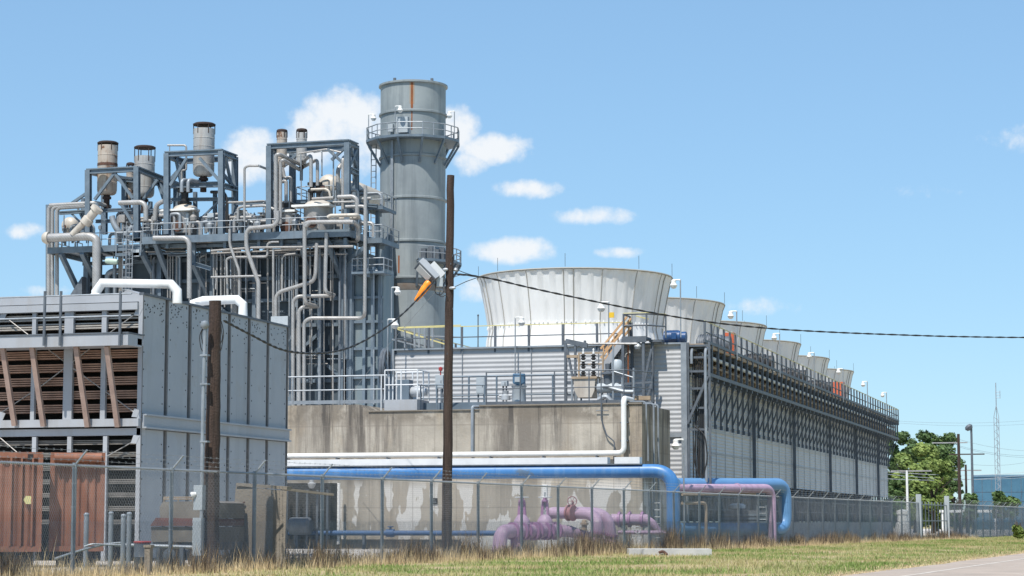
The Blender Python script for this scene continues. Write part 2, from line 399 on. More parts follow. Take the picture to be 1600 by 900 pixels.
# ragged road edge
rd = MB(); n = 220; vs = []
for i in range(n + 1):
    p = RA + rdir * (-70 + i * 2.2) + rnor * (random.uniform(-.22,.22) + .35*math.sin(i*.37)); p.z = .006
    q = RA + rdir * (-70 + i * 2.2) + rnor * 9; q.z = .006
    vs += [p, q]
rd.add(vs, [(2*i, 2*i+1, 2*i+3, 2*i+2) for i in range(n)]); struct('road', rd, road_m)
yd = MB(); a = FA - fdir*60 - fnor*2.6; b = FA + fdir*330 - fnor*2.6
quad(yd, (a.x-60, a.y, .004), (a.x, a.y, .004), (b.x, b.y, .004), (b.x-190, b.y, .004)); struct('gravel_yard', yd, gravel)

# ------------------------------------------------------------------ cooling tower
TX = -20.2; TY = 99.4; HW = 7.2; CX = TX - HW; CYC = TY + 7.3; NC = 6; SP = 14.5
ZT = 9.45; ZB = 3.2; LEN = 84.0; YE = TY + LEN; XL = CX - HW
ct = thing('cooling_tower', 'long grey corrugated cooling tower carrying a row of six white flared fan stacks', 'cooling tower', (CX, TY, 0))
def corr(n, z0, z1, amp):
    out = []
    for i in range(n * 6 + 1):
        t = i / 6; out.append((amp * math.cos(2*math.pi*t), z0 + (z1 - z0) * i / (n * 6)))
    return out
# end wall: ripple along z, extruded in x
pr = corr(30, ZB - .2, ZT, .013); mb = MB(); vs = []
for (o, z) in pr: vs += [(XL, TY + .06 - o, z), (TX - .12, TY + .06 - o, z)]
mb.add(vs, [(2*i, 2*i+1, 2*i+3, 2*i+2) for i in range(len(pr)-1)])
part('end_wall', mb, sheet, ct)
mb = MB()
for px in (722, 830, 935): 
    x = atY(px, 600, TY).x; mb.box((x-.015, TY-.02, ZB), (x+.015, TY+.08, ZT-.02))
mb.box((XL-.1, TY-.07, ZB-.2), (XL+.06, TY+.1, ZT+.04)); mb.box((TX-.22, TY-.09, 1.2), (TX+.05, TY+.15, ZT+.05))
mb.box((XL+.06, TY-.08, ZT-.02), (TX-.22, TY+.12, ZT+.06)); mb.box((TX-1.9, TY-.1, 5.1), (TX-.22, TY-.02, 5.28))
part('wall_trim', mb, galv, ct, False)
# side wall
pr = corr(34, ZB, 8.6, .014); mb = MB(); vs = []
for (o, z) in pr: vs += [(TX + o - .04, TY + .2, z), (TX + o - .04, YE, z)]
mb.add(vs, [(2*i, 2*i+1, 2*i+3, 2*i+2) for i in range(len(pr)-1)])
mb.box((XL, YE-.1, ZB), (TX-.1, YE, ZT)); mb.box((XL, TY+.2, ZB), (XL+.1, YE-.1, ZT)); mb.box((XL+.1, TY+.2, ZB), (TX-.1, YE-.1, ZB+.05))
part('side_wall', mb, sheet2, ct)
mb = MB()
for k in range(1, 35): mb.box((TX-.01, TY + k*2.45, ZB), (TX+.022, TY + k*2.45 + .03, 8.5))
for z in (4.55, 5.6): mb.box((TX-.01, TY+.3, z), (TX+.012, YE, z+.03))
part('panel_joint', mb, sheet, ct, False)
mb = MB(); mb.box((XL-.05, TY+.14, ZT-.12), (TX + .85, YE + .7, ZT)); part('deck', mb, timber, ct, False)
colp = None
for px in (1098, 1178, 1241, 1297, 1338, 1372):
    p = atX(px, 760, TX + .1); mb = MB(); mb.hbeam((TX+.14, p.y, 0), (TX+.14, p.y, 8.0), .17, .17); part('steel_column', mb, galvd, ct, False)
# cable rack end with conduits next to the corner
mb = MB()
for z in (9.3, 8.75, 8.1, 7.3, 6.4, 5.4): mb.box((TX+.06, TY+.05, z), (TX+1.15, TY+.13, z+.1))
for x in (TX+.1, TX+1.1): mb.box((x-.05, TY, 2.6), (x+.05, TY+.1, 9.5))
mb.beam((TX+1.05, TY-.03, 7.9), (TX+.05, TY-.03, 5.7), .12)
part('cable_rack', mb, galvd, ct, False)
mb = MB()
for i in range(7):
    x = TX + .28 + i*.085; mb.tube([(x, TY+.25, 9.2-.1*(i%3)), (x, TY+.2, 6), (x + .05*math.sin(i), TY+.2, 3.2)], .03, 6)
mb.tube([(TX+.4,TY-.1,5.6),(TX+.9,TY-.1,5.2),(TX+1.02,TY-.1,4),(TX+.7,TY-.1,3.1)], .035, 6, .4); mb.tube([(TX+.45,TY-.1,5.1),(TX+.35,TY-.1,4),(TX+.6,TY-.1,3.2)], .03, 6, .4)
part('black_cable', mb, black, ct)
mb = MB()
mb.tube([(TX+.93, TY+.9, 9.25), (TX+.93, TY-.05, 9.25), (TX+.93, TY-.05, 3.0)], .07, 8, .5); mb.tube([(TX+.28, TY+.9, 9.2), (TX+.28, TY-.05, 9.2), (TX+.28, TY-.05, 8.5)], .07, 8, .4)
part('conduit', mb, galv, ct)
mb = MB(); mb.tube([(TX+.55, TY+.7, 9.0), (TX+.55, YE-.3, 9.0)], .1, 8); part('rack_pipe', mb, whitep, ct)
mb = MB(); 
for z, x in ((8.62, TX+.12), (8.62, TX+.45)): mb.tube([(x, TY+.5, z), (x, YE-.3, z)], .06, 6)
for k in range(53): mb.box((TX+.06, TY+.9+k*1.64, 8.45), (TX+.3, TY+1.5+k*1.64, 8.85))
part('distribution_box', mb, timber, ct)
mb = MB()
OX = TX + .85
mb.box((OX-.08, TY+.1, 8.0), (OX+.04, YE+.6, 8.16)); mb.box((OX-.05, TY+.1, 9.5), (OX+.06, YE+.7, 9.64)); mb.box((TX+.3, TY+.3, 8.02), (TX+.42, YE+.4, 8.12))
part('rack_chord', mb, galvd, ct, False)
NB = 53; BS = (LEN - .6) / (NB - 1); b0 = None; bd = []
for k in range(NB):
    if k == 0:
        y = TY + .35; mb = MB()
        mb.box((OX-.07, y-.06, 8.16), (OX+.05, y+.06, 9.5)); mb.box((TX+.02, y-.05, 8.0), (OX-.08, y+.05, 8.14)); mb.box((TX+.02, y-.05, 9.2), (OX-.07, y+.05, 9.32))
        mb.box((TX+.02, y-.045, 5.85), (TX+.11, y+.045, 8.0)); mb.box((TX+.02, y-.09, 5.75), (TX+.16, y+.09, 5.95))
        mb.beam((OX-.03, y, 8.02), (TX+.1, y, 6.15), .08, .08); mb.box((OX-.3, y-.1, 7.85), (OX, y+.1, 8.0))
        b0 = part('steel_bracket', mb, galvd, ct, False)
    else: copy_part(b0, (0, k*BS, 0), ct)
# lower air inlet
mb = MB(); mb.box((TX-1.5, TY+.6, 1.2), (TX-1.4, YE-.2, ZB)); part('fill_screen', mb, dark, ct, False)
mb = MB()
for k in range(54):
    y = TY + .4 + k*1.62; mb.box((TX-.12, y-.06, 1.15), (TX, y+.06, ZB)); mb.beam((TX-.06, y, ZB-.05), (TX-.06, y+1.5, 1.2), .07); mb.beam((TX-.07, y+1.5, ZB-.05), (TX-.07, y, 1.2), .07)
for z in (1.75, 2.4): mb.box((TX-.1, TY+.4, z), (TX-.02, YE, z+.06))
part('inlet_lattice', mb, galvd, ct, False)
mb = MB(); mb.box((XL-.4, TY+.3, 0), (TX+.3, YE+.3, 1.15)); part('basin', mb, cslab, ct, False)
# deck guard rails
ZD = ZT + .01
mb = MB(); fr = [(XL+.1, TY+.1, ZD), (TX-2.6, TY+.1, ZD)]
def guard(pts, step, nm='guardrail'):
    top = MB(); low = MB(); po = []
    for i in range(len(pts)-1):
        a, b = Vector(pts[i]), Vector(pts[i+1]); top.beam(a+Vector((0,0,1.07)), b+Vector((0,0,1.07)), .04); low.beam(a+Vector((0,0,.55)), b+Vector((0,0,.55)), .05)
        n = max(1, round((b-a).length/step))
        for k in range(n + (i == len(pts)-2)): po.append(a.lerp(b, k/n))
    g = part(nm, low, galvd, ct, False); t = part('top_rail', top, yell, g, False)
    f0 = None
    for p in po:
        if f0 is None: m_ = MB(); m_.box((p.x-.05, p.y-.05, p.z-.25), (p.x+.05, p.y+.05, p.z+1.05)); f0 = part('rail_post', m_, galvd, g, False); fp = p
        else: copy_part(f0, p - fp, g)
guard(fr, 1.65); guard([(OX, TY+.3, ZD), (OX, YE+.5, ZD)], BS); guard([(XL+.1, TY+.1, ZD), (XL+.1, YE, ZD)], 2.4); guard([(XL+.1, YE+.5, ZD), (OX, YE+.5, ZD)], 1.6)
# fan stacks
RT_, RN, RBASE = 4.95, 4.40, 4.5
prof = [(RBASE+.1, ZT+.02), (RBASE+.02, ZT+.35), (RN+.1, ZT+.8), (RN, ZT+1.25), (RN+.03, ZT+1.6), (RN+.12, ZT+2.2), (RN+.27, ZT+3.0), (RN+.42, ZT+3.7), (RT_, ZT+4.02)]
def rip(k, n): return .016 * (1 if (k % 6) < 3 else -1)
mb = MB(); mb.open_lathe((CX, CYC, 0), prof, 288, rip); mb.open_lathe((CX, CYC, 0), [(RT_-.06, ZT+4.02), (RN-.1, ZT+1.3), (RBASE-.2, ZT+.02)], 96)
st0 = part('fan_stack', mb, cool, ct)
mb = MB(); mb.ring((CX, CYC, ZT+4.02), RT_-.01, .05, n=96); ri = part('rim', mb, coolse, st0)
mb = MB()
for k in range(16):
    t = 2*math.pi*(k+.35)/16
    for dt in ((0,) if k % 3 else (0, .10)):
        mb.tube([(CX+(r+.025)*math.cos(t+dt), CYC+(r+.025)*math.sin(t+dt), z) for r, z in prof], .024, 5)
part('seam', mb, coolse, st0)
mb = MB()
for k in range(120):
    t = 2*math.pi*k/120
    if (k % 6) in (0,): continue
    mb.box((-.01,-.01,-.01),(.01,.01,.01)) if False else mb.lathe((CX+(RN+.045)*math.cos(t), CYC+(RN+.045)*math.sin(t), ZT+1.47), [(.03,-.04),(.035,0),(.02,.04)], 6)
part('bolt_band', mb, cool, st0)
mb = MB()
for k in range(8):
    t = 2*math.pi*(k+.2)/8; mb.tube([(CX+RT_*math.cos(t), CYC+RT_*math.sin(t), ZT+4.1), (CX+RT_*math.cos(t), CYC+RT_*math.sin(t), ZT+4.75)], .012, 4)
part('lightning_rod', mb, galvd, st0)
for k in range(1, NC): copy_part(st0, (0, k*SP, 0), ct)

# fan motors on the deck (bearing, body, feet)
def motor(loc, m, label, s=1.0, axis='x', group='fan drive motors on the tower deck'):
    t = thing('fan_motor', label, 'motor', loc, group); x, y, z = loc; mb = MB()
    ax = (1,0,0) if axis == 'x' else (0,0,1)
    if axis == 'x':
        mb.lathe((x-.6*s, y, z+.42*s), [(.0,-.02),(.22*s,0),(.33*s,.06*s),(.33*s,.85*s),(.27*s,.9*s),(.27*s,1.15*s),(.0,1.17*s)], 20, ax); part('body', mb, m, t)
        mb = MB()
        for k in range(9): mb.lathe((x-.48*s+.075*k*s, y, z+.42*s), [(.36*s,0),(.36*s,.025*s)], 20, ax)
        part('cooling_fins', mb, m, t)
        mb = MB(); mb.box((x-.12*s, y-.45*s, z+.3*s), (x+.12*s, y-.3*s, z+.6*s)); part('terminal_box', mb, m, t, False)
        mb = MB(); mb.box((x-.5*s, y-.35*s, z), (x-.3*s, y+.35*s, z+.13*s)); mb.box((x+.05*s, y-.35*s, z), (x+.25*s, y+.35*s, z+.13*s)); part('foot', mb, galvd, t, False)
    return t
p = atX(1043, 530, TX - .5); motor((TX-.75, TY+1.3, ZT+.02), motorb, 'bright blue motor at the near corner of the tower deck', .95)
p = None
for i, px in enumerate((1117, 1186, 1238, 1280)):
    q = atX(px, 560, TX-.3); motor((TX-.3, q.y, ZT+.02), black if i else galvd, ['dark motor on the tower deck left of the orange cabinet', 'dark motor on deck below the fourth fan stack', 'dark motor on deck below the fifth fan stack', 'dark motor on deck left of the far red cabinet'][i], 1.5)
for px, w, lab in ((1140, .55, 'tall orange cabinet on the tower deck beside the third fan stack'), (1307, 1.0, 'red orange double cabinet on the far part of the tower deck')):
    q = atX(px, 560, TX+.15); t = thing('equipment_cabinet', lab, 'cabinet', (TX+.15, q.y, ZD)); mb = MB(); x, y = TX+.15, q.y
    mb.box((x-w/2, y-.3, ZD+.08), (x+w/2, y+.3, ZD+1.35)); part('body', mb, redor, t, False)
    mb = MB(); mb.box((x-w/2+.05, y-.315, ZD+.15), (x+w/2-.05, y-.3, ZD+1.28)); part('door', mb, redor, t, False)
    mb = MB(); mb.box((x-w/2+.04, y-.25, ZD), (x+w/2-.04, y+.25, ZD+.08)); part('base', mb, galvd, t, False)

# lamp posts: pole, arm, head with glass
def lamp(base, zt, label, group, side=-1, s=1.0, mat=galv, armd=None):
    base = Vector(base); t = thing('lamp_post', label, 'lamp post', base, group); x, y, z = base
    a = armd or Vector((side*.94, -.0, 0)); L_ = .38*s
    mb = MB(); mb.tube([(x,y,z),(x,y,zt)], .035*s, 8); part('pole', mb, mat, t)
    mb = MB(); mb.tube([(x,y,zt-.12*s),(x,y,zt),(x+a.x*L_,y+a.y*L_,zt)], .035*s, 8, .08*s); part('arm', mb, white, t)
    hx, hy = x + a.x*L_, y + a.y*L_; mb = MB()
    mb.lathe((hx,hy,zt-.34*s), [(.17*s,0),(.20*s,.05*s),(.16*s,.12*s),(.12*s,.20*s),(.13*s,.3*s),(.06*s,.36*s),(0,.37*s)], 16); hd = part('lamp_head', mb, white, t)
    mb = MB(); mb.lathe((hx,hy,zt-.46*s), [(0,0),(.09*s,.01*s),(.15*s,.07*s),(.165*s,.118*s)], 16); part('glass', mb, glassl, hd)
    return t
near = {1058:'lamp post on deck between the first two fan stacks', 1146:'lamp post on deck between second and third fan stacks', 1213:'lamp post on deck between third and fourth fan stacks',
        1268:'lamp post on deck between fourth and fifth fan stacks', 1312:'lamp post on deck between fifth and sixth fan stacks', 1353:'lamp post on deck just past the last fan stack', 1385:'lamp post at the far end of the tower deck'}
for px, py in ((1063,437),(1151,486),(1218,521),(1272,551),(1317,576),(1355,596),(1385,613)):
    q = atX(px, py, OX+.12); lamp((OX+.12, q.y, ZT-.2), q.z, near[min(near, key=lambda k: abs(k-px))], 'lamp posts along the tower deck', -1, .85)
q = atY(951, 472, TY-.9); lamp((q.x, TY-.9, 6.2), q.z, 'tall lamp post behind the hopper in front of the first fan stack', 'lamp posts before the corrugated end wall', -1, 1.0)
q = atY(805, 496, TY-.3); lamp((q.x, TY-.3, 5.6), q.z, 'thin lamp post before the middle of the corrugated end wall', 'lamp posts before the corrugated end wall', 1, .9)
q = atY(747, 494, TY+.4); mb = MB(); mb.tube([(q.x, TY+.4, ZT), (q.x, TY+.4, q.z)], .03, 6); mb.lathe((q.x, TY+.4, q.z), [(.04,0),(.05,.06),(0,.1)], 8); single('antenna_rod', 'thin rod standing on the deck left of the first fan stack', 'rod', mb, galvd, (q.x, TY+.4, ZT))

# ------------------------------------------------------------------ concrete pump basin in front of the end wall
BY = 91.5; c1 = atY(1003, 631, BY); BX = c1.x; zA = c1.z
def zx(px, py): q = atY(px, py, BY); return q.x, q.z
x1, z1 = zx(749, 631); x2, z2 = zx(748, 641); x3, z3 = zx(576, 640); x4, z4 = zx(560, 632)
pb = thing('concrete_basin', 'stained beige concrete basin wall with dark drip marks', 'concrete wall', (BX-8, BY, 0))
mb = MB(); mb.prism([(BX, 0), (BX, zA), (x1, zA), (x1, z2), (x3, z2), (x4, z4), (-62, z4), (-62, 0)], BY, 97.3)
part('wall', mb, conc, pb, False)
mb = MB(); mb.box((BX+.002, BY-.06, zA), (x1, BY+.25, zA+.06)); mb.box((x1, BY-.06, z2+.002), (x3, BY+.25, z2+.05)); part('coping', mb, barr, pb, False)
mb = MB(); mb.box((-58, BY-.5, 0), (BX-3, BY-.02, .42)); part('footing', mb, barr, pb, False)
TOPZ = z2
def top(px, py, dy=0): return atY(px, py, BY + dy)

# metal cover shelf above the blue pipe
sh = thing('cable_tray', 'pale grey covered cable tray running above the blue pipe', 'cable tray', (-33, 88.3, 3.6))
TYP = 88.05; a = atY(448, 718.5, TYP); b = atY(1003, 719, TYP); zt_ = a.z; z0_ = atY(700, 726.5, TYP).z
xg0 = atY(949, 720, TYP).x; xg1 = atY(960, 720, TYP).x
mb = MB(); mb.box((-52, TYP, z0_), (xg0, TYP+.5, zt_)); mb.box((xg1, TYP, z0_), (b.x-.1, TYP+.5, zt_)); part('cover', mb, whitep, sh, False)
mb = MB(); mb.box((-52, TYP-.02, z0_-.05), (b.x, TYP+.52, z0_-.002)); 
for i in range(14): x = b.x - .8 - i*1.9; mb.box((x-.04, TYP+.1, z0_-.12), (x+.04, TYP+.4, z0_-.051))
part('support_frame', mb, galvd, sh, False)

# white pipe along the basin wall and up over its edge
pa = atY(300, 711, BY-.28); pbp = atY(975, 708, BY-.28); pc = atY(977, 622, BY-.28)
mb = MB(); mb.tube([(pa.x, BY-.28, pbp.z), (pbp.x, BY-.28, pbp.z), (pbp.x, BY-.28, pc.z), (pbp.x, BY+1.2, pc.z)], .12, 12, .28)
wp = thing('white_wall_pipe', 'white pipe fixed along the concrete wall then rising over its edge', 'pipe', (pbp.x, BY-.28, 0)); part('pipe', mb, white, wp)
mb = MB()
for x in np.linspace(pbp.x-1.2, pbp.x-25, 11): mb.box((x-.03, BY-.42, pbp.z-.17), (x+.03, BY, pbp.z-.11))
for z in np.linspace(pbp.z+.5, pc.z-.3, 3): mb.box((pbp.x-.17, BY-.3, z), (pbp.x+.17, BY, z+.06))
part('clamp', mb, galvd, wp, False)
q = atY(939, 540, BY-.15); q2 = atY(959, 720, BY-.15)
mb = MB(); mb.tube([(q.x, BY-.15, atY(939,580,BY-.15).z), (q.x, BY-.15, atY(939,655,BY-.15).z), (atY(948,680,BY-.15).x, BY-.15, atY(948,680,BY-.15).z), (atY(960,686,BY-.15).x, BY-.15, atY(960,690,BY-.15).z), (q2.x, BY-.15, q2.z)], .028, 6, .1)
mb.tube([(q.x-.25, BY-.1, atY(939,642,BY).z), (q.x+.3, BY-.1, atY(939,642,BY).z)], .02, 5)
single('conduit_run', 'thin dark conduit dropping down the concrete wall left of the white riser', 'conduit', mb, galvd, (q.x, BY, 0))
mb = MB(); q = atY(738, 640, BY-.12); q2 = atY(748, 635, BY-.12); q3 = atY(738, 715, BY-.12)
mb.tube([(q2.x, BY+.3, q2.z), (q.x, BY-.12, q2.z), (q.x, BY-.12, q3.z)], .07, 8, .12); single('drain_pipe', 'short grey downpipe on the concrete wall right of the tall pole', 'pipe', mb, galv, (q.x, BY-.12, 0))
mb = MB()
for px, X0 in ((1021, 0), (1028, 1)):
    q = atX(px, 630, BX+.15); mb.tube([(BX+.15, q.y, 1.0), (BX+.15, q.y, zA+.1), (BX-.5, q.y, zA+.1)], .045, 6, .15)
q = atX(1005, 630, BX+.12); mb.tube([(BX+.12, BY+.6, 3.8), (BX+.12, BY+.6, 4.9), (BX+.12, BY+.3, 5.6), (BX+.12, BY+.3, zA+.12), (BX-1.0, BY+.3, zA+.12)], .035, 6, .2)
single('conduit_pair', 'grey conduits climbing the shaded side of the concrete basin', 'conduit', mb, galv, (BX+.15, BY+2, 0))
# hanging wall light and dark sign plate on the wall
mb = MB(); q = atY(678, 783, BY); mb.box((q.x-.17, BY-.04, q.z-.13), (q.x+.17, BY-.015, q.z+.13)); sg = thing('wall_sign', 'small dark plate fixed on the concrete wall left of the tall pole', 'sign', (q.x, BY-.03, q.z)); part('plate', mb, dark, sg, False)
mb = MB()
for k in range(3): mb.box((q.x-.12, BY-.046, q.z-.08+.07*k), (q.x+.12-.03*k, BY-.04, q.z-.055+.07*k))
part('lettering', mb, galv, sg, False)
mb = MB(); q = atY(487, 757, BY-1.6); mb.lathe((q.x, q.y, q.z-.16), [(.0,-.02),(.10,0),(.16,.1),(.19,.2),(.10,.26),(.08,.42),(0,.43)], 16); ul = thing('pendant_lamp', 'round lamp hanging under the blue pipe near the dark recess', 'lamp', (q.x, q.y, q.z)); part('lamp_head', mb, lamps, ul)
mb = MB(); mb.tube([(q.x, q.y, q.z+.25), (q.x, q.y, q.z+.75)], .03, 6); part('stem', mb, galv, ul)

# dark equipment skid under the left end of the blue pipe
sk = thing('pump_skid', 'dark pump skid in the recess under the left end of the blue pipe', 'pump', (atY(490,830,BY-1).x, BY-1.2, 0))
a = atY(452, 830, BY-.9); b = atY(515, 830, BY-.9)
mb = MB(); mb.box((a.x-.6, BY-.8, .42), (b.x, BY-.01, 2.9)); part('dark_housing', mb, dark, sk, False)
mb = MB()
for k in range(5): x = a.x + (b.x-a.x)*k/4; mb.tube([(x, BY-1.2, 0), (x, BY-1.2, 2.6)], .06, 8)
part('post', mb, galvd, sk)
mb = MB(); mb.lathe((a.x+.2, BY-1.3, 1.0), [(0,-.02),(.35,0),(.4,.1),(.4,.9),(.3,1.0),(0,1.0)], 18, (1,0,0)); part('pump_body', mb, galvd, sk)
mb = MB(); mb.tube([(b.x+.3, BY-.6, .2), (b.x+.3, BY-.6, 2.9)], .07, 8); part('standpipe', mb, white, sk)

# blue header pipe and its drop
PYB = 88.3
z = atY(700, 738, PYB).z; xe = atY(1052, 780, PYB).x; rb = .285
bp = thing('blue_header_pipe', 'large bright blue pipe before the concrete wall bending down at its right end', 'pipe', (xe, PYB, 0))
mb = MB(); mb.tube([(-56, PYB, z), (xe, PYB, z), (xe, PYB, -.2)], rb, 20, .85, 10); part('pipe', mb, bluep, bp)
mb = MB(); mb.lathe((xe, PYB, .35), [(rb+.1,0),(rb+.1,.09)], 20); mb.lathe((xe, PYB, .46), [(rb+.1,0),(rb+.1,.09)], 20); part('flange', mb, bluep, bp)
for wx in (1.4, 7.6, 13.8, 20.0, 26.2): mb = MB(); mb.lathe((xe-wx, PYB, z), [(rb-.01,0),(rb+.009,.01),(rb+.009,.035),(rb-.01,.045)], 20, (1,0,0)); part('weld_seam', mb, bluep, bp)
for x in (xe-4.2, xe-9.5, xe-14.8, xe-20.2, xe-25.5):
    mb = MB(); mb.box((x-.1, PYB-.18, 0), (x+.1, PYB+.18, z-rb-.1)); mb.box((x-.25, PYB-.3, z-rb-.1), (x+.25, PYB+.3, z-rb+.02)); 
    if x < xe-25: part('support_post', mb, galv, bp, False)
PYL = BY-.75
mb = MB(); z = atY(700, 833, PYL).z; mb.tube([(-56, PYL, z), (atY(792,833,PYL).x, PYL, z)], .11, 12)
lp = thing('low_blue_pipe', 'thin dark blue pipe running low along the concrete wall', 'pipe', (-40, PYL, 0)); part('pipe', mb, blued, lp)
mb = MB(); q = atY(610, 828, PYL); mb.lathe((q.x, PYL, z+.1), [(.05,0),(.05,.15),(.14,.16),(.14,.2),(0,.2)], 12); mb.lathe((q.x-.18, PYL, z), [(.17,0),(.17,.36)], 12, (1,0,0)); part('valve', mb, blued, lp)
mb = MB()
for i in range(6): x = -26.5 - i*3.2; mb.box((x-.06, PYL-.1, 0), (x+.06, PYL+.1, z-.1))
part('support', mb, galvd, lp, False)

# ---- second blue and purple loops beside the tower
Q2 = 105.8
zb = atY(1150, 757.5, Q2).z; xe = atY(1227, 800, Q2).x; r2 = atY(1227,800,Q2).x - atY(1216.5,800,Q2).x
zl = atY(1150, 827, Q2).z
b2 = thing('blue_loop_pipe', 'pale blue pipe loop beside the tower with a rounded bend at right', 'pipe', (xe, Q2, 0))
mb = MB(); xs = atY(1140, 760, Q2).x
mb.tube([atY(1056,757.5,97.6), (xe, Q2, zb), (xe, Q2, zl), atY(1058,827,97.0)], .31, 18, .75, 9); part('pipe', mb, bluel, b2)
for t_ in (.3,.7):
    p_ = Vector((xe,Q2,zl)).lerp(atY(1058,827,97.0), t_); mb = MB(); mb.box((p_.x-.15, p_.y-.25, 0), (p_.x+.15, p_.y+.25, p_.z-.25)); part('saddle', mb, cslab, b2, False)
Q3 = 103.8
zb = atY(1120, 763.5, Q3).z; xe = atY(1206, 800, Q3).x
p2 = thing('purple_loop_pipe', 'pink purple pipe loop in front of the pale blue loop', 'pipe', (xe, Q3, 0))
mb = MB(); mb.tube([atY(1056,763.5,96.4), (xe, Q3, zb), (xe, Q3, -.1)], .21, 16, .62, 9); part('pipe', mb, purp, p2)
mb = MB(); p_ = atY(1056,763.5,96.4).lerp(Vector((xe,Q3,zb)), .62); mb.lathe(p_, [(.25,0),(.25,.08)], 16, tuple(Vector((xe,Q3,zb))-p_)); part('flange', mb, purp, p2)
Q4 = 98.0
zb = atY(1090, 786, Q4).z; xe = atY(1103, 800, Q4).x
mb = MB(); mb.tube([atY(1066,786,96.2), (xe, Q4, zb), (xe, Q4, 0)], .075, 10, .25); mb.tube([atY(1066,773,96.0), atY(1180,772,102.8)], .06, 8)
cp = thing('cream_pipe_frame', 'thin cream pipe bent down under the purple pipe loop', 'pipe', (xe, Q4, 0)); part('pipe', mb, timber, cp)
# pipe-bay ladder and pale tank
def ladder(p0, p1, z0, z1, label, m=galv, w=.45, g=None):
    x, y = p0; t = thing('access_ladder', label, 'ladder', (x, y, z0), g)
    d = Vector((p1[0]-x, p1[1]-y, 0)).normalized() * w
    mb = MB(); mb.tube([(x,y,z0),(x,y,z1)], .03, 6); mb.tube([(x+d.x,y+d.y,z0),(x+d.x,y+d.y,z1)], .03, 6); part('side_rail', mb, m, t)
    mb = MB(); zz = z0 + .2
    while zz < z1: mb.tube([(x,y,zz),(x+d.x,y+d.y,zz)], .018, 5); zz += .3
    part('rungs', mb, m, t); return t
q = atY(1016, 800, 93.0); ladder((q.x, 93.0), (q.x+1, 93.0), 0, 2.2, 'grey ladder standing left of the blue pipe drop at the basin corner')
q = atY(1183, 800, 106.4); ladder((q.x, 106.4), (q.x+1, 106.4), .2, 2.0, 'short ladder between the purple and pale blue pipe loops')
sk = thing('pump_enclosure', 'low grey louvred enclosure behind the pipe loops', 'enclosure', (TX+2, 107, 0))
a = atY(1124, 800, 107); b = atY(1200, 800, 107)
mb = MB(); mb.box((a.x, 107, .15), (b.x, 108, 1.75)); part('housing', mb, galvd, sk, False)
mb = MB(); 
for k in range(7): mb.box((a.x+.1, 106.94, .4+.18*k), (b.x-.1, 107, .5+.18*k))
part('louvre', mb, bluest, sk, False)
mb = MB(); mb.lathe((a.x+.8, 107.5, 1.76), [(.25,0),(.42,.1),(.42,.25),(.3,.32),(0,.36)], 16); part('vent_cap', mb, whitep, sk)

# two-headed floodlight beside the tower corner
q = atY(1068, 690, 96.2); t = lamp((q.x, 96.2, 0), q.z+.1, 'white floodlight on a post before the tower corner', 'floodlights on short posts', -1, 1.0)
# left light mast in front of the exhaust stack
q1 = atY(606, 499, 97.5); lamp((q1.x, 97.5, TOPZ), q1.z, 'white lamp post at the left end of the corrugated wall', 'white lamp posts by the exhaust stack', 1, 1.0)
q1 = atY(612, 449, 97.9); lamp((q1.x, 97.9, TOPZ), q1.z, 'white lamp post rising in front of the exhaust stack', 'white lamp posts by the exhaust stack', 1, .85)

# ------------------------------------------------------------------ walkway, rails and equipment on top of the basin
def rail_thing(pts, label, m, step=1.6, h=1.07, r=.03, mids=1, toe=None):
    t = thing('guard_rail', label, 'railing', pts[0], 'railings on the concrete basin'); part('rails', rail(pts, h, r, step, True, mids), m, t)
    if toe:
        mb = MB(); 
        for i in range(len(pts)-1): mb.beam(Vector(pts[i])+Vector((0,0,toe/2)), Vector(pts[i+1])+Vector((0,0,toe/2)), .02, toe)
        part('toe_board', mb, m, t, False)
    return t
y = BY + .5
def zof(px, py, yy=None): return atY(px, py, yy or y)
zW = atY(520, 631, y).z
hh = atY(520, 588, y).z - zW
rail_thing([(atY(449,600,y).x-2, y, zW), (atY(605,600,y).x, y, zW)], 'pale grey pipe railing on the wall left of the small platform', galv, 2.0, hh, .04, 1, .16)
# small light platform with railings
a = zof(604, 626); b = zof(655, 626); tp = thing('access_platform', 'light grey stepped access platform with pipe rails behind the tall pole', 'platform', (a.x, y, TOPZ))
mb = MB(); mb.box((a.x, y-.3, TOPZ+.02), (b.x, y+1.4, a.z+.02)); part('deck', mb, panelf, tp, False)
z = a.z + .02; rl = rail([(a.x, y-.25, z), (b.x, y-.25, z), (b.x, y+1.35, z), (a.x, y+1.35, z)], 1.32, .035, .75); part('rails', rl, whitep, tp)
mb = MB()
for px in (597, 603, 609, 615): q = zof(px, 600); mb.tube([(q.x, y-.1, TOPZ), (q.x, y-.1, atY(px, 585, y).z)], .03, 6)
part('gate_post', mb, whitep, tp)
q = zof(640, 610, y+1); mt = thing('pump_motor', 'grey pump motor standing on the small access platform', 'motor', (q.x, y+.9, z)); mb = MB(); mb.lathe((q.x+.1, y+.9, z+.4), [(0,-.02),(.2,0),(.24,.06),(.24,.5),(.16,.55),(.16,.75),(0,.77)], 16, (1,0,0)); part('body', mb, lamps, mt)
mb = MB(); mb.box((q.x-.45, y+.6, z), (q.x+.1, y+1.2, z+.95)); part('control_box', mb, bluest, mt, False)
zz = zof(700, 632).z
rail_thing([(zof(655,620).x, y+.2, TOPZ), (zof(680,620).x, y+.2, TOPZ), (zof(748,620).x, y+.9, TOPZ)], 'blue grey railing behind the tall wooden pole', bluest, 1.5, 1.2, .035)
rail_thing([(zof(655,620).x, y+3.2, TOPZ), (zof(880,620).x, y+3.2, TOPZ)], 'blue grey railing running before the corrugated wall', bluest, 1.35, 1.75, .045)
zC = zA + .06
hh = atY(860, 580, y).z - zC
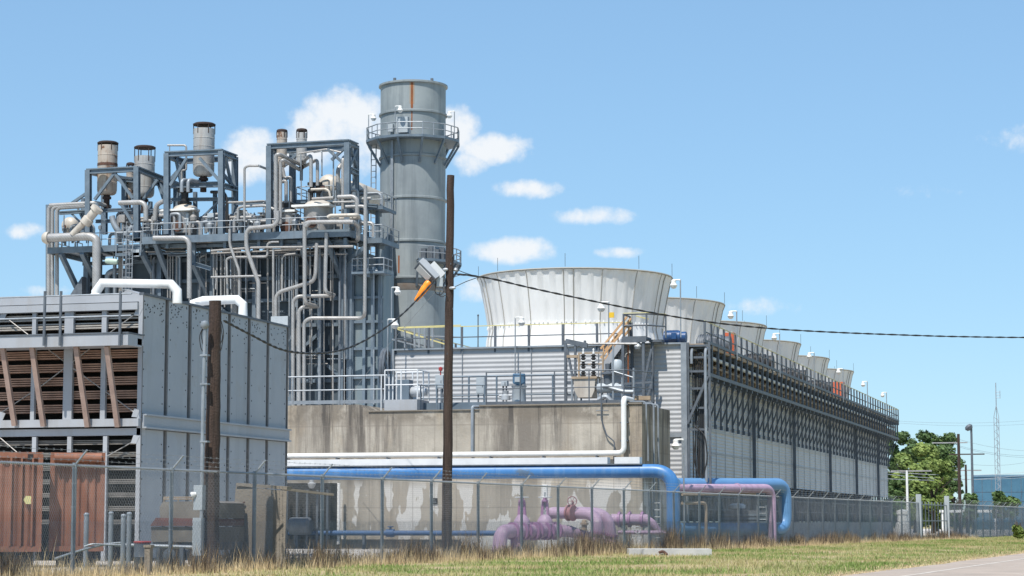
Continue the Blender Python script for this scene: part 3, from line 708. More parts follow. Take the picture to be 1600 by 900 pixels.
rail_thing([(zof(760,620).x, y+.0, zC), (zof(760,620).x, y-.02, zC), (zof(975,620).x, y, zC), (BX-.1, y+2.0, zC)], 'long grey railing along the right part of the concrete wall', galvd, 1.75, hh, .03, 1, .16)
mb = MB(); mb.box((zof(655,630).x, y+.6, TOPZ+.02), (zof(985,630).x, y+.75, TOPZ+.42)); single('kerb_beam', 'blue grey steel kerb beam on top of the concrete wall', 'beam', mb, bluest, (zof(800,630).x, y+.6, TOPZ))
def cabinet(px0, px1, py0, py1, yy, label, m=boxg, leg=True):
    a = atY(px0, py1, yy); b = atY(px1, py0, yy); t = thing('control_cabinet', label, 'cabinet', (a.x, yy, TOPZ), 'control cabinets on the basin')
    mb = MB(); mb.box((a.x, yy, a.z), (b.x, yy+.3, b.z)); part('body', mb, m, t, False)
    mb = MB(); mb.box((a.x+.04, yy-.012, a.z+.05), (b.x-.04, yy, b.z-.05)); d = part('door', mb, m, t, False)
    mb = MB(); mb.box((b.x-.1, yy-.03, (a.z+b.z)/2-.06), (b.x-.07, yy-.012, (a.z+b.z)/2+.06)); part('handle', mb, galvd, d, False)
    if leg:
        mb = MB(); 
        for x in (a.x+.06, b.x-.06): mb.box((x-.03, yy+.1, TOPZ), (x+.03, yy+.16, a.z))
        part('stand', mb, galvd, t, False)
cabinet(680, 692, 586, 607, y+1, 'narrow grey control cabinet left of the tall pole'); cabinet(744, 757, 589, 616, y+1.5, 'grey control cabinet right of the tall pole'); cabinet(783, 792, 595, 603, y+1.8, 'small grey box left of the blue vertical motor')
mb = MB(); q = zof(688.5, 577, y+1.1); mb.lathe((q.x, y+1.1, zof(688,586,y+1.1).z), [(.03,0),(.03,.18),(.09,.2),(.1,.33),(0,.38)], 10); single('beacon_light', 'small dark red beacon on top of the narrow cabinet', 'beacon', mb, red, (q.x, y+1.1, q.z))
# blue vertical motor
q = zof(811, 618, y+1.0); t = thing('vertical_motor', 'blue vertical motor on a grey gearbox before the corrugated wall', 'motor', (q.x, y+1, TOPZ)); zb_ = zof(811, 603, y+1).z; zt_ = zof(811, 584, y+1).z
mb = MB(); mb.lathe((q.x, y+1, zb_), [(.0,0),(.12,0),(.14,.06),(.27,.1),(.27,zt_-zb_-.1),(.29,zt_-zb_-.08),(.27,zt_-zb_),(0,zt_-zb_+.02)], 18); bd_ = part('motor_body', mb, motorg, t)
mb = MB()
for k in range(12): a_ = 2*math.pi*k/12; mb.box((q.x+.27*math.cos(a_)-.02, y+1+.27*math.sin(a_)-.02, zb_+.14), (q.x+.27*math.cos(a_)+.02, y+1+.27*math.sin(a_)+.02, zt_-.14))
part('cooling_fins', mb, motorg, bd_, False)
mb = MB(); mb.box((q.x-.11, y+.68, zb_+.16), (q.x+.13, y+.76, zb_+.38)); part('terminal_box', mb, boxg, t, False)
mb = MB(); mb.lathe((q.x, y+1, TOPZ), [(.5,0),(.5,.1),(.32,.25),(.3,zb_-TOPZ-.1),(.36,zb_-TOPZ),(0,zb_-TOPZ)], 16); part('gearbox', mb, boxg, t)
q = zof(790, 618, y+1.2); mb = MB(); mb.lathe((q.x, y+1.2, zof(790,625,y+1.2).z), [(.0,0),(.22,0),(.2,.2),(.12,.25),(.15,.4),(0,.42)], 14); mb.tube([(q.x-.3,y+1.2,q.z),(q.x+.3,y+1.2,q.z)], .05, 8); single('gate_valve', 'small pale valve left of the blue vertical motor', 'valve', mb, lamps, (q.x, y+1.2, TOPZ))
# hose reel wheel at the left
q = atY(601, 578, 97.9); mb = MB(); mb.ring((q.x, 97.9, q.z), .95, .09, (.98,.12,0), 36, 8); mb.ring((q.x+.12, 97.91, q.z), .95, .06, (.98,.12,0), 36, 8)
hr = thing('cable_reel', 'large dark reel seen edge on at the left end of the corrugated wall', 'reel', (q.x, 97.9, TOPZ)); part('rim', mb, galvd, hr)
mb = MB()
for k in range(4):
    t_ = math.pi*k/4; v_ = Vector((-.12,.98,0))*math.cos(t_) + Vector((0,0,1))*math.sin(t_); v_.normalize(); c_ = Vector((q.x+.06, 97.87, q.z)); mb.tube([c_-v_*.95, c_+v_*.95], .03, 6)
mb.box((q.x-.1, 97.8, TOPZ), (q.x+.15, 98.0, q.z)); part('spoke', mb, galvd, hr)

# hopper with insulators, frames
HY = BY + 2.4
def hp(px, py, dy=0): return atY(px, py, HY + dy)
t = thing('feed_hopper', 'tan tapered steel hopper standing on the concrete basin', 'hopper', (hp(914,622).x, HY, TOPZ))
a = hp(896, 592); b = hp(930, 592); lo_ = hp(903, 621); hi_ = hp(924, 621); zm = hp(914, 610).z
mb = MB(); X0,X1,Z1,Z0 = a.x,b.x,a.z,lo_.z
mb.prism([(X0,Z1),(X1,Z1),(X1-.04,zm),(hi_.x,Z0),(lo_.x,Z0),(X0+.04,zm)], HY, HY+1.0); part('bin', mb, cream, t, False)
mb = MB(); mb.box((X0-.08,HY-.06,Z1), (X1+.08,HY+1.06,Z1+.1)); part('rim', mb, timber, t, False)
mb = MB()
for x in (X0-.14, X1+.06): mb.box((x, HY+.1, TOPZ), (x+.08, HY+.2, Z1)); mb.box((x, HY+.85, TOPZ), (x+.08, HY+.95, Z1))
part('leg', mb, galv, t, False)
t2 = thing('insulator_frame', 'brown square frame holding two black insulators above the hopper', 'frame', (X0, HY+.5, Z1+.1))
f0 = hp(903, 590, .5); f1 = hp(943, 550, .5); zt_ = f1.z; mb = MB(); zb_ = Z1+.1; yy = HY+.5
mb.box((f0.x, yy, zb_), (f0.x+.07, yy+.07, zt_)); mb.box((f1.x-.07, yy, zb_), (f1.x, yy+.07, zt_)); mb.box((f0.x+.07, yy, zt_-.07), (f1.x-.07, yy+.07, zt_)); mb.box((f0.x+.07, yy+.01, zt_-.55), (f1.x-.07, yy+.05, zt_-.5)); part('frame', mb, timber, t2, False)
for px in (911.5, 927.5):
    q = hp(px, 588, .3); q1 = hp(px, 553, .3); mb = MB(); pr_ = [(.10,0)]; n_ = 8; H_ = q1.z - zb_
    for k in range(n_): pr_ += [(.07, H_*(k+.15)/n_), (.125, H_*(k+.35)/n_), (.125, H_*(k+.5)/n_), (.07, H_*(k+.75)/n_)]
    pr_ += [(.05,H_),(0,H_+.02)]
    mb.lathe((q.x, HY+.3, zb_), pr_, 14); iso = part('insulator', mb, black, t2)
    mb = MB(); 
    for k in (2, 5): mb.lathe((q.x, HY+.3, zb_+H_*(k+.38)/n_), [(.128,0),(.128,.045)], 14)
    mb.lathe((q.x, HY+.3, zb_+H_), [(.05,0),(.06,.05),(.03,.12),(.05,.2),(0,.26)], 12); part('white_collar', mb, porc, iso)
# tall support frame left of the hopper plus horizontal bus tube
t3 = thing('support_frame', 'grey steel frame with diagonal braces around the hopper', 'frame', (hp(884,620).x, HY+1.2, TOPZ)); yy = HY+1.2; mb = MB()
A_ = lambda px, py: atY(px, py, yy)
mb.hbeam(A_(884,626), A_(884,532), .12); mb.hbeam(A_(899,626), A_(899,540), .1); mb.beam(A_(884,533), A_(918,540), .14, .22); mb.beam(A_(886,545), A_(897,600), .1); mb.beam(A_(884,618), A_(905,618), .08)
mb.beam(A_(914,532), A_(914,545), .1); mb.beam(A_(887,598), A_(905,598), .14)
part('frame', mb, galvd, t3, False)
mb = MB(); mb.beam(A_(886,557), A_(903,557), .16, .12); mb.beam(A_(903,557), A_(906,566), .12); part('timber_piece', mb, timber, t3, False)
mb = MB(); mb.tube([A_(912,537), A_(996,537)], .05, 8); part('bus_tube', mb, lag, t3)
# cluster of pump pieces right of the hopper
t4 = thing('pump_assembly', 'pale blue pump assembly with pipes right of the hopper', 'pump', (hp(955,622).x, HY, TOPZ)); yy = HY+.2
mb = MB(); q = A_(955,612); mb.lathe((hp(932,608).x, yy, hp(932,606).z), [(0,-.02),(.2,0),(.22,.05),(.22,.9),(.16,1),(.16,1.2),(0,1.22)], 16, (1,0,0)); part('body', mb, boxg, t4)
mb = MB(); mb.lathe((hp(948,600).x, yy, hp(948,596).z), [(.14,-.3),(.3,-.28),(.3,-.2),(.18,-.18),(.2,.3),(.3,.32),(.3,.4),(.1,.45),(.12,.8),(0,.82)], 16); part('column', mb, galvd, t4)
mb = MB(); mb.lathe((hp(962,570).x, yy, hp(962,582).z), [(.0,0),(.2,.02),(.24,.1),(.24,.5),(.18,.58),(0,.6)], 16); part('motor', mb, boxg, t4)
mb = MB(); mb.tube([hp(935,625), hp(947,618), hp(955,628)], .12, 8, .2); mb.tube([hp(958,560), hp(958,622)], .05, 8); mb.tube([hp(950,605),hp(975,612),hp(990,612)], .09, 8, .2); part('pipework', mb, galv, t4)
for px in (936, 941, 947, 963, 969):
    pass
mb = MB(); 
for px,py0,py1 in ((958,540,625),(972,590,625),(990,575,628)): mb.tube([hp(px,py0), hp(px,py1)], .045, 6)
mb.tube([hp(958,580), hp(990,590)], .03, 6); part('post', mb, galv, t4)
mb = MB(); mb.box((hp(983,625).x, yy+.3, hp(983,624).z), (hp(1012,625).x, yy+.9, hp(983,618).z)); single('timber_board', 'tan timber board lying behind the right end of the basin rail', 'board', mb, timber, (hp(990,622).x, yy+.5, TOPZ))

# stair tower at the right end of the corrugated wall
SY = TY - 1.25
def sp(px, py, dy=0): return atY(px, py, SY + dy)
ts = thing('stair_tower', 'grey steel stair with orange tan rails climbing to the tower deck', 'stairs', (sp(990,622).x, SY, TOPZ))
a = sp(974, 530); b = sp(1010, 533); zp = a.z
mb = MB(); mb.box((a.x, SY, zp-.02), (b.x, SY+1.1, zp+.1)); mb.box((a.x-.05, SY-.06, zp-.16), (b.x, SY, zp+.12)); mb.box((b.x, SY+.55, zp-.12), (b.x+.6, SY+1.1, zp)); part('landing', mb, galvd, ts, False)
mb = MB(); part('landing_rail', rail([(a.x, SY+1.4, zp+.1), (a.x, SY+.05, zp+.1), (b.x, SY+.05, zp+.1), (b.x+.7, SY+1.0, zp+.1)], 1.07, .045, .95), galvd, ts)
mb = MB(); mb.beam((a.x, SY+.05, zp+1.2), (b.x, SY+.05, zp+1.2), .06); mb.beam((b.x, SY+.05, zp+1.2), (b.x+.7, SY+1.0, zp+1.2), .06); mb.beam((a.x+.3, SY+1.4, zp+1.2), (b.x, SY+.4, zp+.95), .05); part('top_rail', mb, yell, ts, False)
bo = sp(925, 580); ex = a.x; st_z0 = sp(957, 560).z
d0 = Vector((a.x, SY+.1, zp)); d1 = Vector((sp(938,580).x, SY+.1, sp(938,580).z))
mb = MB(); mb.beam(d0, d1, .06, .28); mb.beam(d0+Vector((0,.85,0)), d1+Vector((0,.85,0)), .06, .28); part('stringer', mb, panelf, ts, False)
mb = MB()
for k in range(12): p_ = d0.lerp(d1, (k+.5)/12); mb.box((p_.x-.13, p_.y+.03, p_.z-.02), (p_.x+.13, p_.y+.82, p_.z+.02))
part('tread', mb, galvd, ts, False)
mb = MB()
for dy in (0, .85):
    mb = MB()
    for dz in (.62, 1.05): mb.beam(d0+Vector((.15,dy,dz)), d1+Vector((0,dy,dz)), .07, .09)
    for q_ in (.05,.5,.95): p_ = d0.lerp(d1,q_)+Vector((.08,dy,0)); mb.beam(p_, p_+Vector((0,0,1.05)), .05)
    part('handrail', mb, M('tan_orange_rail', (.60,.36,.18), (.5,.3,.15), .6), ts, False)
mb = MB()
for px, py1 in ((974,495),(988,545),(1006,520),(1020,545)):
    q = sp(px, 640, .7 if px in (988,1020) else .05); mb.hbeam((q.x, q.y, 2.2), (q.x, q.y, zp), .13)
mb.beam(sp(1006,600,.05), sp(1018,545,.05), .1); mb.beam(sp(1006,640,.05), sp(1018,600,.05), .1); mb.beam(sp(975,600,.05), sp(1020,597,.05), .1)
part('post', mb, galvd, ts, False)
mb = MB(); q = sp(981.5, 560, .3); mb.tube([(q.x, q.y, sp(981,600,.3).z), (q.x, q.y, zp-.1)], .035, 6); part('rust_pipe', mb, rustst, ts)
mb = MB(); q = sp(955, 492, .3); mb.box((q.x-.1, q.y, q.z-.13), (q.x+.13, q.y+.05, q.z+.12)); single('yellow_tag', 'small yellow tag plate hanging left of the stair top', 'tag', mb, M('yellow_plate', (.75,.48,.03), (.7,.44,.03), .5), q)
q = sp(997, 542, .1); ul = thing('hanging_lamp', 'small pale lamp hanging from the stair landing', 'lamp', (q.x, q.y, zp-.1)); mb = MB(); mb.lathe((q.x, q.y, zp-.5), [(0,0),(.14,.03),(.19,.15),(.12,.3),(.05,.4),(0,.42)], 14); part('lamp_head', mb, lamps, ul)
# yellow access rail at the far left of the deck
tr = thing('roof_stair_rail', 'yellow sloping handrail at the left end of the tower deck', 'railing', (XL+.2, TY+2, ZT)); mb = MB()
A_ = lambda px, py, dy=1.5: atY(px, py, TY+dy)
mb.beam(A_(612,512), A_(720,508), .05); mb.beam(A_(614,512), A_(706,541), .065); part('top_rail', mb, yell, tr, False)
mb = MB()
for px in (633, 648, 655, 664, 676): mb.beam(A_(px,511), A_(px,543), .09)
mb.beam(A_(612,530), A_(655,541), .07); mb.beam(A_(655,524), A_(720,527), .05); part('post', mb, galv, tr, False)
# ------------------------------------------------------------------ heat recovery boiler far behind
HY0 = 190.0
def h(px, py, dy=0.0): return atY(px, py, HY0 + dy)
PXM = 0.0605
bo = thing('boiler_house', 'tall blue grey boiler structure wrapped in steel frames, platforms and lagged pipes', 'boiler', (h(330,800).x, HY0+6, 0))
ztop = h(400, 372).z; xl = h(128, 600, 3).x; xr = h(546, 600, 3).x
mb = MB(); xm = h(196, 600, 3).x; mb.box((xl, HY0+3, 0), (xm, HY0+15, ztop-2.6)); mb.box((xm, HY0+3.004, 0), (xr, HY0+15, ztop-.8)); part('casing', mb, casing, bo, False)
# lighter duct section at right towards the stack
xd0 = h(546, 600, 2.6).x; xd1 = h(598, 600, 2.6).x; zd = h(570, 420, 2.6).z
mb = MB(); mb.box((xd0, HY0+2.6, 0), (xd1, HY0+5.6, zd)); part('outlet_duct', mb, casing2, bo, False)
mb = MB()
for px in (552, 571, 584, 595): x = h(px, 500, 2.5).x; mb.box((x-.14, HY0+2.1, 0), (x+.14, HY0+2.59, zd+.1))
for py in (424, 465, 503, 545, 590): z = h(570, py, 2.5).z; mb.box((xd0, HY0+2.25, z-.12), (xd1, HY0+2.6, z+.12))
part('duct_stiffener', mb, bluest, bo, False)
for px in (131, 150, 196, 246, 275, 330, 368, 397, 455, 500, 533, 546):
    q = h(px, 640, 2.2); mb = MB(); mb.hbeam((q.x, HY0+2.2, 0), (q.x, HY0+2.2, ztop-.6), .5, .5, .09); part('column', mb, bluest, bo, False)
mb = MB()
for py in (405, 438, 472, 512, 556, 598):
    z = h(330, py, 2.6).z; mb.box((xl, HY0+2.55, z-.17), (xr, HY0+2.95, z+.17))
for (p0, p1) in (((455,440),(500,480)), ((500,520),(455,560)), ((330,470),(368,500)), ((500,560),(545,600))): mb.beam(h(*p0, 2.7), h(*p1, 2.7), .3)
part('girt', mb, bluest, bo, False)
# main platform and lower left platform
def platform(px0, px1, py, dy0, dy1, tk=.55, rails=True, rh=1.25, nm='platform'):
    a = h(px0, py, dy0); b = h(px1, py, dy0); z = (a.z + b.z)/2; mb = MB()
    mb.box((a.x, HY0+dy0, z-tk), (b.x, HY0+dy0+.2, z)); mb.box((a.x, HY0+dy0+.2, z-.15), (b.x, HY0+dy1, z-.05)); mb.box((b.x-.2, HY0+dy0+.2, z-tk), (b.x, HY0+dy1, z-.155)); mb.box((a.x, HY0+dy0+.2, z-tk), (a.x+.2, HY0+dy1, z-.155))
    n = max(2, int((b.x-a.x)/2.2))
    for k in range(1, n): x = a.x+(b.x-a.x)*k/n; mb.box((x-.12, HY0+dy0+.2, z-.5), (x+.12, HY0+dy1, z-.155))
    p = part(nm, mb, bluest, bo, False)
    if rails: part('railing', rail([(a.x+.05, HY0+dy1, z), (a.x+.05, HY0+dy0+.08, z), (b.x-.05, HY0+dy0+.08, z), (b.x-.05, HY0+dy1, z)], rh, .05, 1.5), galv, p)
    return z
Z1 = platform(222, 546, 364, -.6, 9, .7)
Z2 = platform(74, 222, 384, -.2, 7, .6)
platform(196, 250, 366, 1.2, 6, .4); platform(410, 452, 336, 1.5, 6, .4, True); platform(462, 520, 311, 3, 7, .35); platform(548, 598, 322, 5, 9, .35); platform(548, 597, 372, 4, 9, .5)
platform(549, 600, 424, .5, 3, .2)
z_ = platform(180, 220, 395, -.5, 2, .3, True, 2.0)
for (p0, p1) in (((95,396),(126,462)), ((128,395),(146,432)), ((220,392),(245,440)), ((243,380),(266,440)), ((302,412),(328,468)), ((468,376),(486,430)), ((511,376),(536,440)), ((570,388),(540,412))):
    mb = MB(); mb.beam(h(*p0, -.2), h(*p1, 2.6), .42); part('diagonal_brace', mb, bluest, bo, False)
mb = MB(); mb.hbeam(h(303,412), h(330,420), .4); mb.hbeam(h(303,372), h(303,415), .35)
for px in (230, 262, 300, 352, 405, 440, 475, 512, 540): mb.beam(h(px, 372), h(px, 388), .3)
for py in (378, 384): mb.beam(h(225, py, .6), h(545, py-1, .6), .3)
part('hanger_steel', mb, bluest, bo, False)

# upper frames
def frame(cols, beams, braces, w=.52, nm='upper_frame'):
    for (px, p0, p1, dy) in cols: mb = MB(); mb.hbeam(h(px, p1, dy), h(px, p0, dy), w, w, .12); part('frame_column', mb, bluest, bo, False)
    for (p0, p1, d0, d1) in beams: mb = MB(); mb.hbeam(h(*p0, d0), h(*p1, d1), w*.9, w, .12); part('frame_beam', mb, bluest, bo, False)
    for (p0, p1, d0, d1) in braces: mb = MB(); mb.beam(h(*p0, d0), h(*p1, d1), w*.5); part('frame_brace', mb, bluest, bo, False)
frame([(138,266,372,1), (214,262,372,1), (276,289,366,6.5), (195,279,366,6.5), (163,262,366,6.5)],
      [((136,268),(216,264),1,1), ((214,264),(277,289),1,6.5), ((138,268),(196,281),1,6.5), ((196,280),(277,290),6.5,6.5)],
      [((180,271),(208,310),1,1), ((178,272),(148,312),1,1), ((246,281),(224,312),3,3), ((246,283),(256,312),4,4), ((245,280),(268,318),4,4), ((138,300),(112,318),1,1), ((118,318),(138,330),1,1), ((150,318),(165,345),1,1), ((190,320),(208,350),1,1), ((170,275),(205,279),2,4)])
frame([(261,240,366,.5), (346,236,366,.5), (367,245,364,5.5), (285,252,364,5.5)],
      [((258,241),(348,237),.5,.5), ((346,238),(368,246),.5,5.5), ((261,243),(286,253),.5,5.5), ((286,252),(367,247),5.5,5.5), ((348,290),(368,295),.5,5.5), ((262,290),(346,288),2,2)],
      [((312,247),(345,285),.5,.5), ((292,247),(266,290),.5,.5), ((274,245),(283,287),3,3), ((352,245),(363,295),2,4), ((347,270),(366,293),2,4), ((354,247),(344,287),3,3), ((282,262),(264,283),4,4)])
frame([(421,228,366,.5), (543,223,366,.5), (556,227,366,5), (431,236,364,5), (457,240,330,5)],
      [((418,229),(545,222),.5,.5), ((543,222),(557,228),.5,5), ((421,231),(432,237),.5,5), ((432,236),(556,230),5,5), ((546,265),(557,270),1,5), ((421,270),(431,276),1,5), ((421,299),(431,306),1,5)],
      [((465,240),(446,258),3,3), ((512,233),(534,253),2,2), ((540,230),(518,250),3,3), ((548,232),(557,262),2,5), ((556,235),(546,260),4,2), ((423,250),(431,268),2,4)])
frame([(75,320,470,2), (130,310,372,2.2), (185,335,380,3), (235,315,366,4), (245,330,366,2), (305,300,366,4), (336,300,366,4), (545,300,366,3), (573,310,420,5), (590,330,420,6)],
      [((93,333),(140,330),2,2), ((140,330),(214,327),2,2), ((150,346),(220,344),3,3), ((260,312),(366,311),3,3), ((224,330),(262,329),3,3), ((366,318),(418,316),3,3), ((546,318),(590,322),5,5), ((420,318),(460,316),4,4)],
      [((108,330),(128,350),2,2), ((120,322),(130,345),2,2), ((310,345),(345,312),3,3), ((228,340),(245,325),3,3)], .34, 'secondary_frame')

# lagged pipes, by picture polyline (px, py, extra depth)
def pipe(pts, d, m=lag, dy=-1.0, n=10, nm='steam_pipe'):
    mb = MB(); P = [h(p[0], p[1], p[2] if len(p) > 2 else dy) for p in pts]; r = d*PXM/2
    mb.tube(P, r, n, r*2.6, 4); return part(nm, mb, m, bo)
for px, tp_ in ((76, 322), (82, 324), (89, 325)): pipe([(px,470,1), (px,tp_,1), (px+50,tp_-3,1)], 6.4)
pipe([(78,321,1), (150,317,1), (172,323,3)], 7)
pipe([(70,372),(140,369),(151,374),(151,460)], 14, n=14); 
mb = MB(); mb.lathe(h(68,372,-1), [(0,-.2),(.45,0),(.6,.25),(.6,.6)], 16, (1,0,0)); part('pipe_cap', mb, cream, bo)
pipe([(113,367),(134,345),(150,330)], 11, cream, -1.2); mb = MB(); q = h(142,338,-1.2); mb.lathe(q, [(.0,-1.0),(.55,-.95),(.55,-.3),(.42,-.2),(.42,.6),(.6,.7),(.6,1.1),(0,1.15)], 14, (.62,0,.7)); part('valve_body', mb, cream, bo)
pipe([(186,317),(222,316),(228,322),(228,345)], 8); pipe([(242,345,.5),(244,320,.5),(256,314,.5)], 8, lag); pipe([(240,372),(290,372),(296,380),(296,466)], 8)
pipe([(175,338,1),(178,350,1),(186,364,1),(195,368,2)], 10, galv, 1); pipe([(196,368,1),(205,356,1),(214,345,2)], 8, galv, 1)
pipe([(168,470,1.8),(168,428,1.8),(176,423,1.8),(196,424,2.4)], 9, galv); pipe([(188,470,2),(188,365,2)], 7, lagd, 2)
for x_ in (284, 294): pipe([(x_,300,.5),(x_,280,.5),(x_+18,284,2)], 6, galv, .5)
mb = MB(); mb.lathe(h(289,300,2.5), [(.7,-1.2),(.7,-1.0),(.35,-.95),(.35,-.1),(.75,0),(.75,.3),(0,.35)], 14); part('valve_cap', mb, black, bo)
pipe([(355,364,1),(355,312,1),(350,300,1),(330,300,2)], 5, black, 1); pipe([(350,350,2),(350,320,2),(345,315,2)], 6, lag)
pipe([(262,227,3),(291,227,3),(291,266,3),(284,266,3),(284,285,3)], 3.5, lag, 3, 8); pipe([(265,237,3),(265,227,3)], 2, galv, 3, 6)
pipe([(431,350,-.3),(431,243,-.3),(436,241,-.3),(470,257,3)], 6.6, lag); pipe([(438,350,0),(438,252,0),(443,250,0),(468,265,3)], 6, lag)
pipe([(486,292,1),(486,242,1),(470,255,3)], 6, lag, 1); pipe([(496,290,1.6),(496,249,1.6),(472,262,3.4)], 5.4, lag, 1.6)
pipe([(447,320,2),(447,282,2),(441,284,2)], 6, lag, 2); pipe([(454,318,2.6),(454,276,2.6),(445,280,2.6),(441,262,2.6)], 6, lag, 2.6)
pipe([(536,340,1),(536,246,1),(545,244,3),(557,255,5)], 6, lag, 1); pipe([(528,320,3),(528,262,3),(540,252,4)], 7, lag, 3)
pipe([(541,355,.6),(541,261,.6),(547,259,1.4)], 3.6, galv, .6); pipe([(521,310,1.5),(521,235,1.5)], 2.6, galv, 1.5, 8); pipe([(471,312,2),(470,240,2)], 2.2, galv, 2, 8); pipe([(466,240,2),(510,233,2),(533,238,2)], 2.6, lag, 2, 8); pipe([(503,275,2.6),(503,236,2.6),(490,238,2.6)], 2.4, galv, 2.6, 8)
pipe([(382,345),(382,262),(388,259),(404,259)], 4, lag); pipe([(404,259,-1),(420,265,1)], 4, galv)
pipe([(372,345,.4),(372,325,.4),(378,323,.4),(415,321,.4),(428,327,.4)], 4.6, lag); pipe([(347,317,1),(415,314,1),(415,345,1)], 3.6, lagd, 1)
pipe([(434,330,-1),(434,346,-1),(428,353,-1),(389,357,-1),(385,365,-1),(385,388,-1),(402,436,-1),(404,442,-1),(404,500,-1)], 7, lag)
pipe([(359,358,-.8),(359,382,-.8),(374,424,-.8),(374,465,-.8)], 4.6, lag)
pipe([(356,470,-.4),(354,405,-.4),(360,402,-.4),(418,401,-.4),(418,381,-.4),(424,378,-.4),(436,378,-.4)], 4, lag)
pipe([(330,433,-1),(408,431,-1)], 3.4, lag); pipe([(330,392,-.6),(395,387,-.6),(552,385,-.6)], 3.8, lagd, -.6); pipe([(330,396,-.2),(470,390,-.2)], 2.4, lagd, -.2)
pipe([(476,465,-1.3),(476,350,-1.3),(482,347,-1.3),(552,346,-1.3),(560,353,.5),(560,374,.5),(556,377,1.5)], 6.4, lag)
pipe([(476,465,-1.3),(478,474,-1.3),(496,479,.5)], 6.4, lagd); pipe([(494,479,.5),(472,480,-1),(467,486,-1),(467,640,-1)], 6, lag)
pipe([(510,364,-.8),(508,450,-.8),(510,457,-.8),(522,461,.6)], 6, lag); pipe([(522,462,.6),(465,463,-.8),(458,470,-.8),(458,640,-.8)], 6, lag)
pipe([(495,380,-.6),(493,430,-.6),(489,440,-.6),(437,456,-.6),(431,464,-.6),(431,520,-.6)], 6.4, lag)
pipe([(571,290,-.8),(570,492,-.8),(566,497,0),(484,497,-.8),(475,503,-.8),(475,640,-.8)], 5.6, lag)
pipe([(427,540,-.5),(427,390,-.5)], 3.8, lag); pipe([(440,390,-.4),(462,388,-.4)], 3.6, lagd)
pipe([(441,470,.2),(441,402,.2),(446,398,.2),(462,396,.2)], 3, lag, .2, 8)
for px in (334, 339, 345, 351): pipe([(px, 480, .8), (px, 394, .8)], 2.2, lag, .8, 8)
for px, a_, b_ in ((436,392,520),(446,395,470),(452,398,500),(456,398,520),(462,400,480),(485,378,440),(500,375,632),(487,480,600),(559,380,423),(530,440,632),(584,420,632),(498,480,632)): pipe([(px,b_,1),(px,a_,1)], 2.4, lag if px % 2 else galv, 1, 8, 'riser_pipe')
for px in (262, 266, 270, 276, 236, 322): pipe([(px, 470, 1.5), (px, 396, 1.5)], 2, lagd, 1.5, 8, 'riser_pipe')
pipe([(557,385,1),(558,420,1),(590,423,1)], 2, galv, 1, 8); pipe([(450,540,-.5),(450,620,-.5)], 3, lag, -.5, 8)
random.seed(21)
for i in range(46):
    px = random.uniform(332, 545); y0 = random.uniform(388, 404); y1 = random.choice((452, 470, 500, 560, 632)) if px < 450 else random.choice((430, 470, 560, 632, 632))
    pipe([(px, y1, random.uniform(.4, 2)), (px, y0, 1.2), (px + random.uniform(-9, 9), y0 - 4, 1.2)], random.uniform(1.5, 2.8), random.choice((galv, lagd, lag, galvd)), 1, 6, 'riser_pipe')
for i in range(16):
    px = random.uniform(150, 330); y0 = random.uniform(392, 410); pipe([(px, 470, 1.4), (px, y0, 1.4), (px+random.uniform(-10, 10), y0-3, 1.4)], random.uniform(1.6, 3.2), random.choice((galv, lagd, galvd)), 1, 6, 'riser_pipe')
for i in range(16):
    px = random.uniform(335, 520); y0 = random.uniform(410, 610); pipe([(px, y0, 1.9), (px+random.uniform(12, 34), y0-.4, 1.9)], random.uniform(1.4, 2.4), random.choice((galv, lagd, bluest)), 1, 6, 'bracket_pipe')
pipe([(521,380,-.2),(520,450,-.2),(516,540,0),(519,632,0)], 1.4, black, 0, 6, 'hanging_cable')
# right-hand loops by the drum
pipe([(528,308,0),(552,307,0),(558,312,0),(558,336,0)], 7, lag); pipe([(512,340,-1),(516,337,-1),(558,336,-1),(562,340,.5),(515,342,.5)], 6, cream); pipe([(478,354,-1.6),(484,347,-1.6),(552,347,-1.6)], 6.4, lag)
pipe([(520,316,0),(556,315,0)], 3.4, lag); pipe([(540,323,0),(568,322,0),(572,328,0),(572,362,0)], 5, lag); pipe([(565,311,3),(580,310,3)], 5, lag); pipe([(486,296,-.5),(508,295,-.5),(514,298,-.5),(517,312,-.5)], 3.6, cream); pipe([(488,311,-.8),(521,309,-.8)], 5, lagd)
for x_ in (487, 497): mb = MB(); mb.lathe(h(x_,300,2), [(.16,-1.2),(.2,-.1),(.38,0),(.38,.25),(.2,.3),(.2,.6),(.42,.65),(.42,.9),(0,.95)], 12); part('valve_body', mb, black, bo)
mb = MB(); mb.box(h(440,327,1.6), h(461,319,2.6)); part('pipe_box', mb, black, bo, False)
# domed vessels
def vessel(px, pyt, pyb, w, dy, dome=12):
    r = w*PXM/2; q = h(px, pyb, dy); zt = h(px, pyt, dy).z; mb = MB(); D = dome*PXM
    mb.lathe((q.x, q.y, q.z), [(r,0),(r,zt-q.z-D),(r*1.04,zt-q.z-D+.02)], 24); v = part('vessel', mb, lagd, bo)
    mb = MB(); mb.lathe((q.x, q.y, zt-D), [(r*1.05,0),(r*.97,D*.3),(r*.75,D*.65),(r*.4,D*.9),(r*.2,D*.97),(0,D)], 24); part('dome', mb, cream, v)
    mb = MB(); mb.box((q.x-r*1.5, q.y-r*1.2, zt-D-.12), (q.x+r*1.25, q.y-r*.2, zt-D+.08)); part('canopy', mb, white, v, False)
    mb = MB(); mb.lathe((q.x-r*.1, q.y-r*1.08, zt-D-1.6), [(0,-.02),(.55,0),(.55,.25)], 16, (0,1,0)); part('manhole', mb, rust, v)
    return v
vessel(289, 319, 366, 44, 2.2); vessel(497, 312, 366, 46, 1.4); vessel(452, 327, 366, 24, 1.4, 4)
